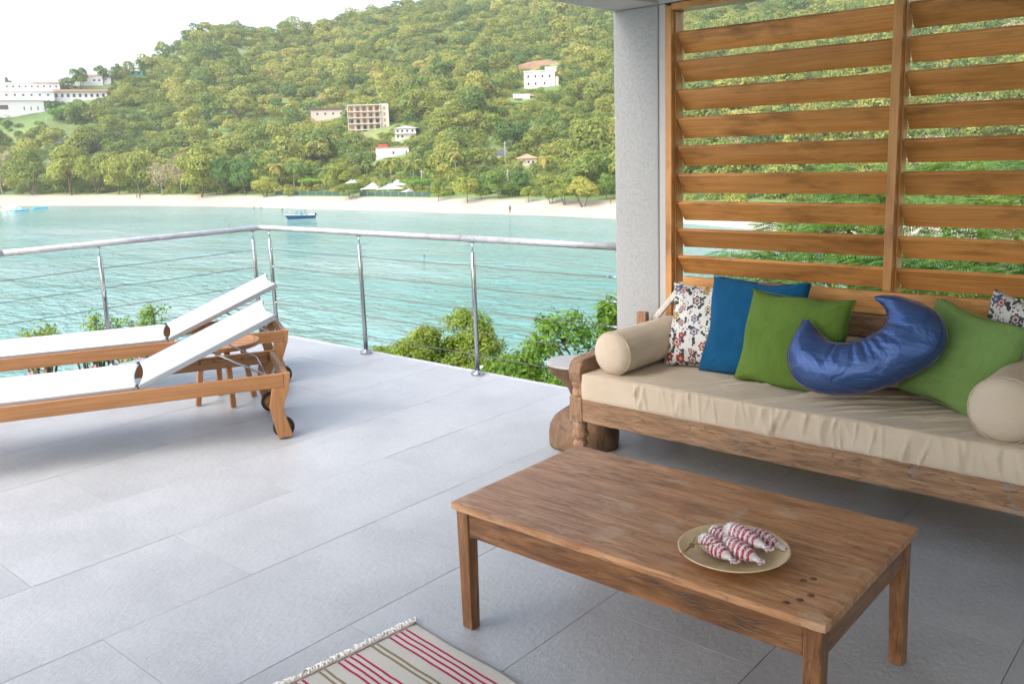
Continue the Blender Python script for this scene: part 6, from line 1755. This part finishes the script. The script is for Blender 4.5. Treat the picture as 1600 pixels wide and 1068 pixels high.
for q, (y0, y1, mat, lab) in enumerate(((2.2, 3.2, 'leaf_shrub_green', 'low green ground planting seen under the farther lounger'), (3.1, 4.3, 'leaf_shrub', 'low yellow green planting seen under the head of the farther lounger'))):
    for k in range(4):
        yy = y0 + (y1 - y0) * (k + 0.5) / 4
        shrub('shrub', (-7.42 + rf.uniform(-.1, .1), yy, -0.40), 0.46, 0.80, lab, mat, 50 + q * 4 + k, 300, 0.022, 11, nl=10, low=-0.9)['group'] = 'low planting beyond the left terrace edge'
def blossom(name, c, n, spread, mat, label, seed, size=0.022):
    rng = np.random.RandomState(seed); mb_V = []; mb_F = []
    for k in range(n):
        o_ = np.array(c) + rng.normal(size=3) * np.array(spread)
        nrm = Vector((0.5, -0.7, 0.7)) + Vector(rng.normal(size=3) * 0.5); nrm.normalize()
        a = nrm.orthogonal().normalized(); b = nrm.cross(a)
        for t in range(5):
            an = 6.283 * t / 5
            d = a * math.cos(an) + b * math.sin(an); sd3 = nrm.cross(d)
            P0 = Vector(o_); base = len(mb_V)
            mb_V += [tuple(P0), tuple(P0 + d * size * .6 + sd3 * size * .38 + nrm * .004), tuple(P0 + d * size + nrm * .006), tuple(P0 + d * size * .6 - sd3 * size * .38 + nrm * .004)]
            mb_F.append((base, base + 1, base + 2, base + 3))
    e = MB().add(mb_V, mb_F).build(name, M[mat])
    tag(e, label, 'flowers')
    return e
blossom('blossom', (-5.72, 6.15, -0.66), 46, (0.085, 0.07, 0.075), 'flower', 'cluster of white blossom just beyond the terrace edge right of the nearest post', 3)
blossom('blossom', (-7.32, 2.75, -0.07), 60, (0.07, 0.42, 0.035), 'flower_pink', 'scattered pink flowers under the farther lounger', 6, 0.016)

# feathery tree outside the louvres
def feather_tree(c, label, pads, seed):
    rng = np.random.RandomState(seed)
    e = thing('feathery_tree', label, 'tree', (c[0], c[1], float(ground(c[0], c[1]))))
    V = []; Q = []; nb = 0; bz = e.location
    Vs = []; Fs = []
    mb = MB()
    root = Vector((0, 0, -0.3)); fork = Vector((0.1, 0.05, (c[2] - bz.z) * 0.45))
    mb.tube([root, fork * 0.5, fork], [0.13, 0.10, 0.085], 9)
    for (x, y, z, r_, nf) in pads:
        pc = Vector((x - bz.x, y - bz.y, z - bz.z))
        mid = fork.lerp(pc, 0.55) + Vector((0, 0, 0.12))
        mb.tube([fork, mid, pc], [0.05, 0.032, 0.012], 7)
        for k in range(7):
            an = 6.28 * k / 7; q = pc + Vector((r_ * .8 * math.cos(an), r_ * .8 * math.sin(an), rng.uniform(-.05, .1)))
            mb.tube([pc - Vector((0, 0, 0.02)), pc.lerp(q, .5) + Vector((0, 0, .05)), q], [0.012, 0.008, 0.003], 5)
        for k in range(nf):
            an = rng.uniform(0, 6.28); rr2 = r_ * math.sqrt(rng.uniform(0, 1))
            o_ = np.array([pc.x + rr2 * math.cos(an), pc.y + rr2 * math.sin(an), pc.z + 0.16 * (1 - (rr2 / r_) ** 2) + rng.normal() * 0.05])
            da = an + rng.normal() * 0.8
            d = np.array([math.cos(da), math.sin(da), rng.uniform(-0.25, 0.25)]); d /= np.linalg.norm(d)
            up3 = np.array([0, 0, 1.0]); sd3 = np.cross(d, up3); sd3 /= np.linalg.norm(sd3); up3 = np.cross(sd3, d)
            tilt = rng.normal() * 0.35; sd3 = sd3 * math.cos(tilt) + up3 * math.sin(tilt)
            L = rng.uniform(0.15, 0.27); npair = 9
            for i in range(npair):
                t = (i + 1) / npair; ax = o_ + d * L * t - np.array([0, 0, 0.22 * L * t * t])
                ll = 0.052 * math.sin(math.pi * (0.18 + 0.75 * t)) + 0.012
                for s_ in (-1, 1):
                    tip = ax + sd3 * s_ * ll + d * ll * 0.45 - np.array([0, 0, ll * .25]); w_ = d * 0.0085
                    m_ = (ax + tip) / 2
                    Vs += [ax, m_ + w_, tip, m_ - w_]; Fs.append((nb, nb + 1, nb + 2, nb + 3)); nb += 4
    me = bpy.data.meshes.new('foliage'); np_mesh(me, np.array(Vs), np.array(Fs)); me.materials.append(M['leaf_fern'])
    ob = link(bpy.data.objects.new('foliage', me), e); ob['kind'] = 'stuff'
    mb.build('branches', M['bark'], e)
pads = []
rp = np.random.RandomState(77)
def pad_line(px, py, Y, r_, nf):
    d = ray(px, py); k = Y / d[1]; w = CAM + d * k; pads.append((w[0], w[1], w[2], r_, nf))
for (px, py, Y, r_, nf) in ((1165, 415, 8.6, 0.34, 110), (1225, 405, 9.0, 0.42, 150), (1240, 362, 9.8, 0.38, 120), (1290, 356, 9.6, 0.46, 170), (1285, 422, 8.4, 0.46, 180), (1320, 372, 9.0, 0.5, 190),
        (1340, 330, 9.8, 0.55, 200), (1310, 296, 10.6, 0.4, 110), (1375, 300, 10.0, 0.5, 170), (1380, 408, 8.4, 0.5, 200), (1400, 345, 9.2, 0.5, 190), (1350, 272, 10.8, 0.5, 130),
        (1190, 446, 8.0, 0.40, 150), (1330, 445, 7.8, 0.48, 180)): pad_line(px, py, Y, r_, nf)
feather_tree((-3.2, 9.4, 0.3), 'feathery light green tree close outside the left louvre panel', pads, 5)
pads = []
for (px, py, Y, r_, nf) in ((1440, 420, 8.2, 0.5, 200), (1500, 395, 8.8, 0.55, 230), (1560, 420, 8.0, 0.5, 210), (1470, 350, 9.4, 0.55, 210), (1540, 335, 9.8, 0.55, 210), (1610, 370, 9.0, 0.6, 230), (1450, 290, 10.4, 0.55, 170),
        (1520, 272, 11.0, 0.6, 170), (1600, 285, 10.6, 0.6, 190), (1490, 455, 7.6, 0.5, 210), (1590, 462, 7.4, 0.5, 210), (1430, 460, 7.8, 0.45, 170), (1660, 320, 10, 0.7, 220), (1660, 430, 8.4, 0.6, 200)): pad_line(px, py, Y, r_, nf)
feather_tree((-2.0, 9.2, 0.3), 'feathery light green tree close outside the right louvre panel', pads, 9)

# ------------------------------------------------------------------ thin sea air
hz = NT('haze'); pv_ = hz.t.nodes.new('ShaderNodeVolumePrincipled')
pv_.inputs['Color'].default_value = (0.94, 0.95, 0.95, 1); pv_.inputs['Density'].default_value = HAZE; pv_.inputs['Anisotropy'].default_value = 0.1
hz.t.links.new(pv_.outputs[0], hz.out.inputs['Volume'])
o = MB().bb((-1900, -1900, -18), (1900, 1900, 215)).build('haze', hz.m, kind='stuff')
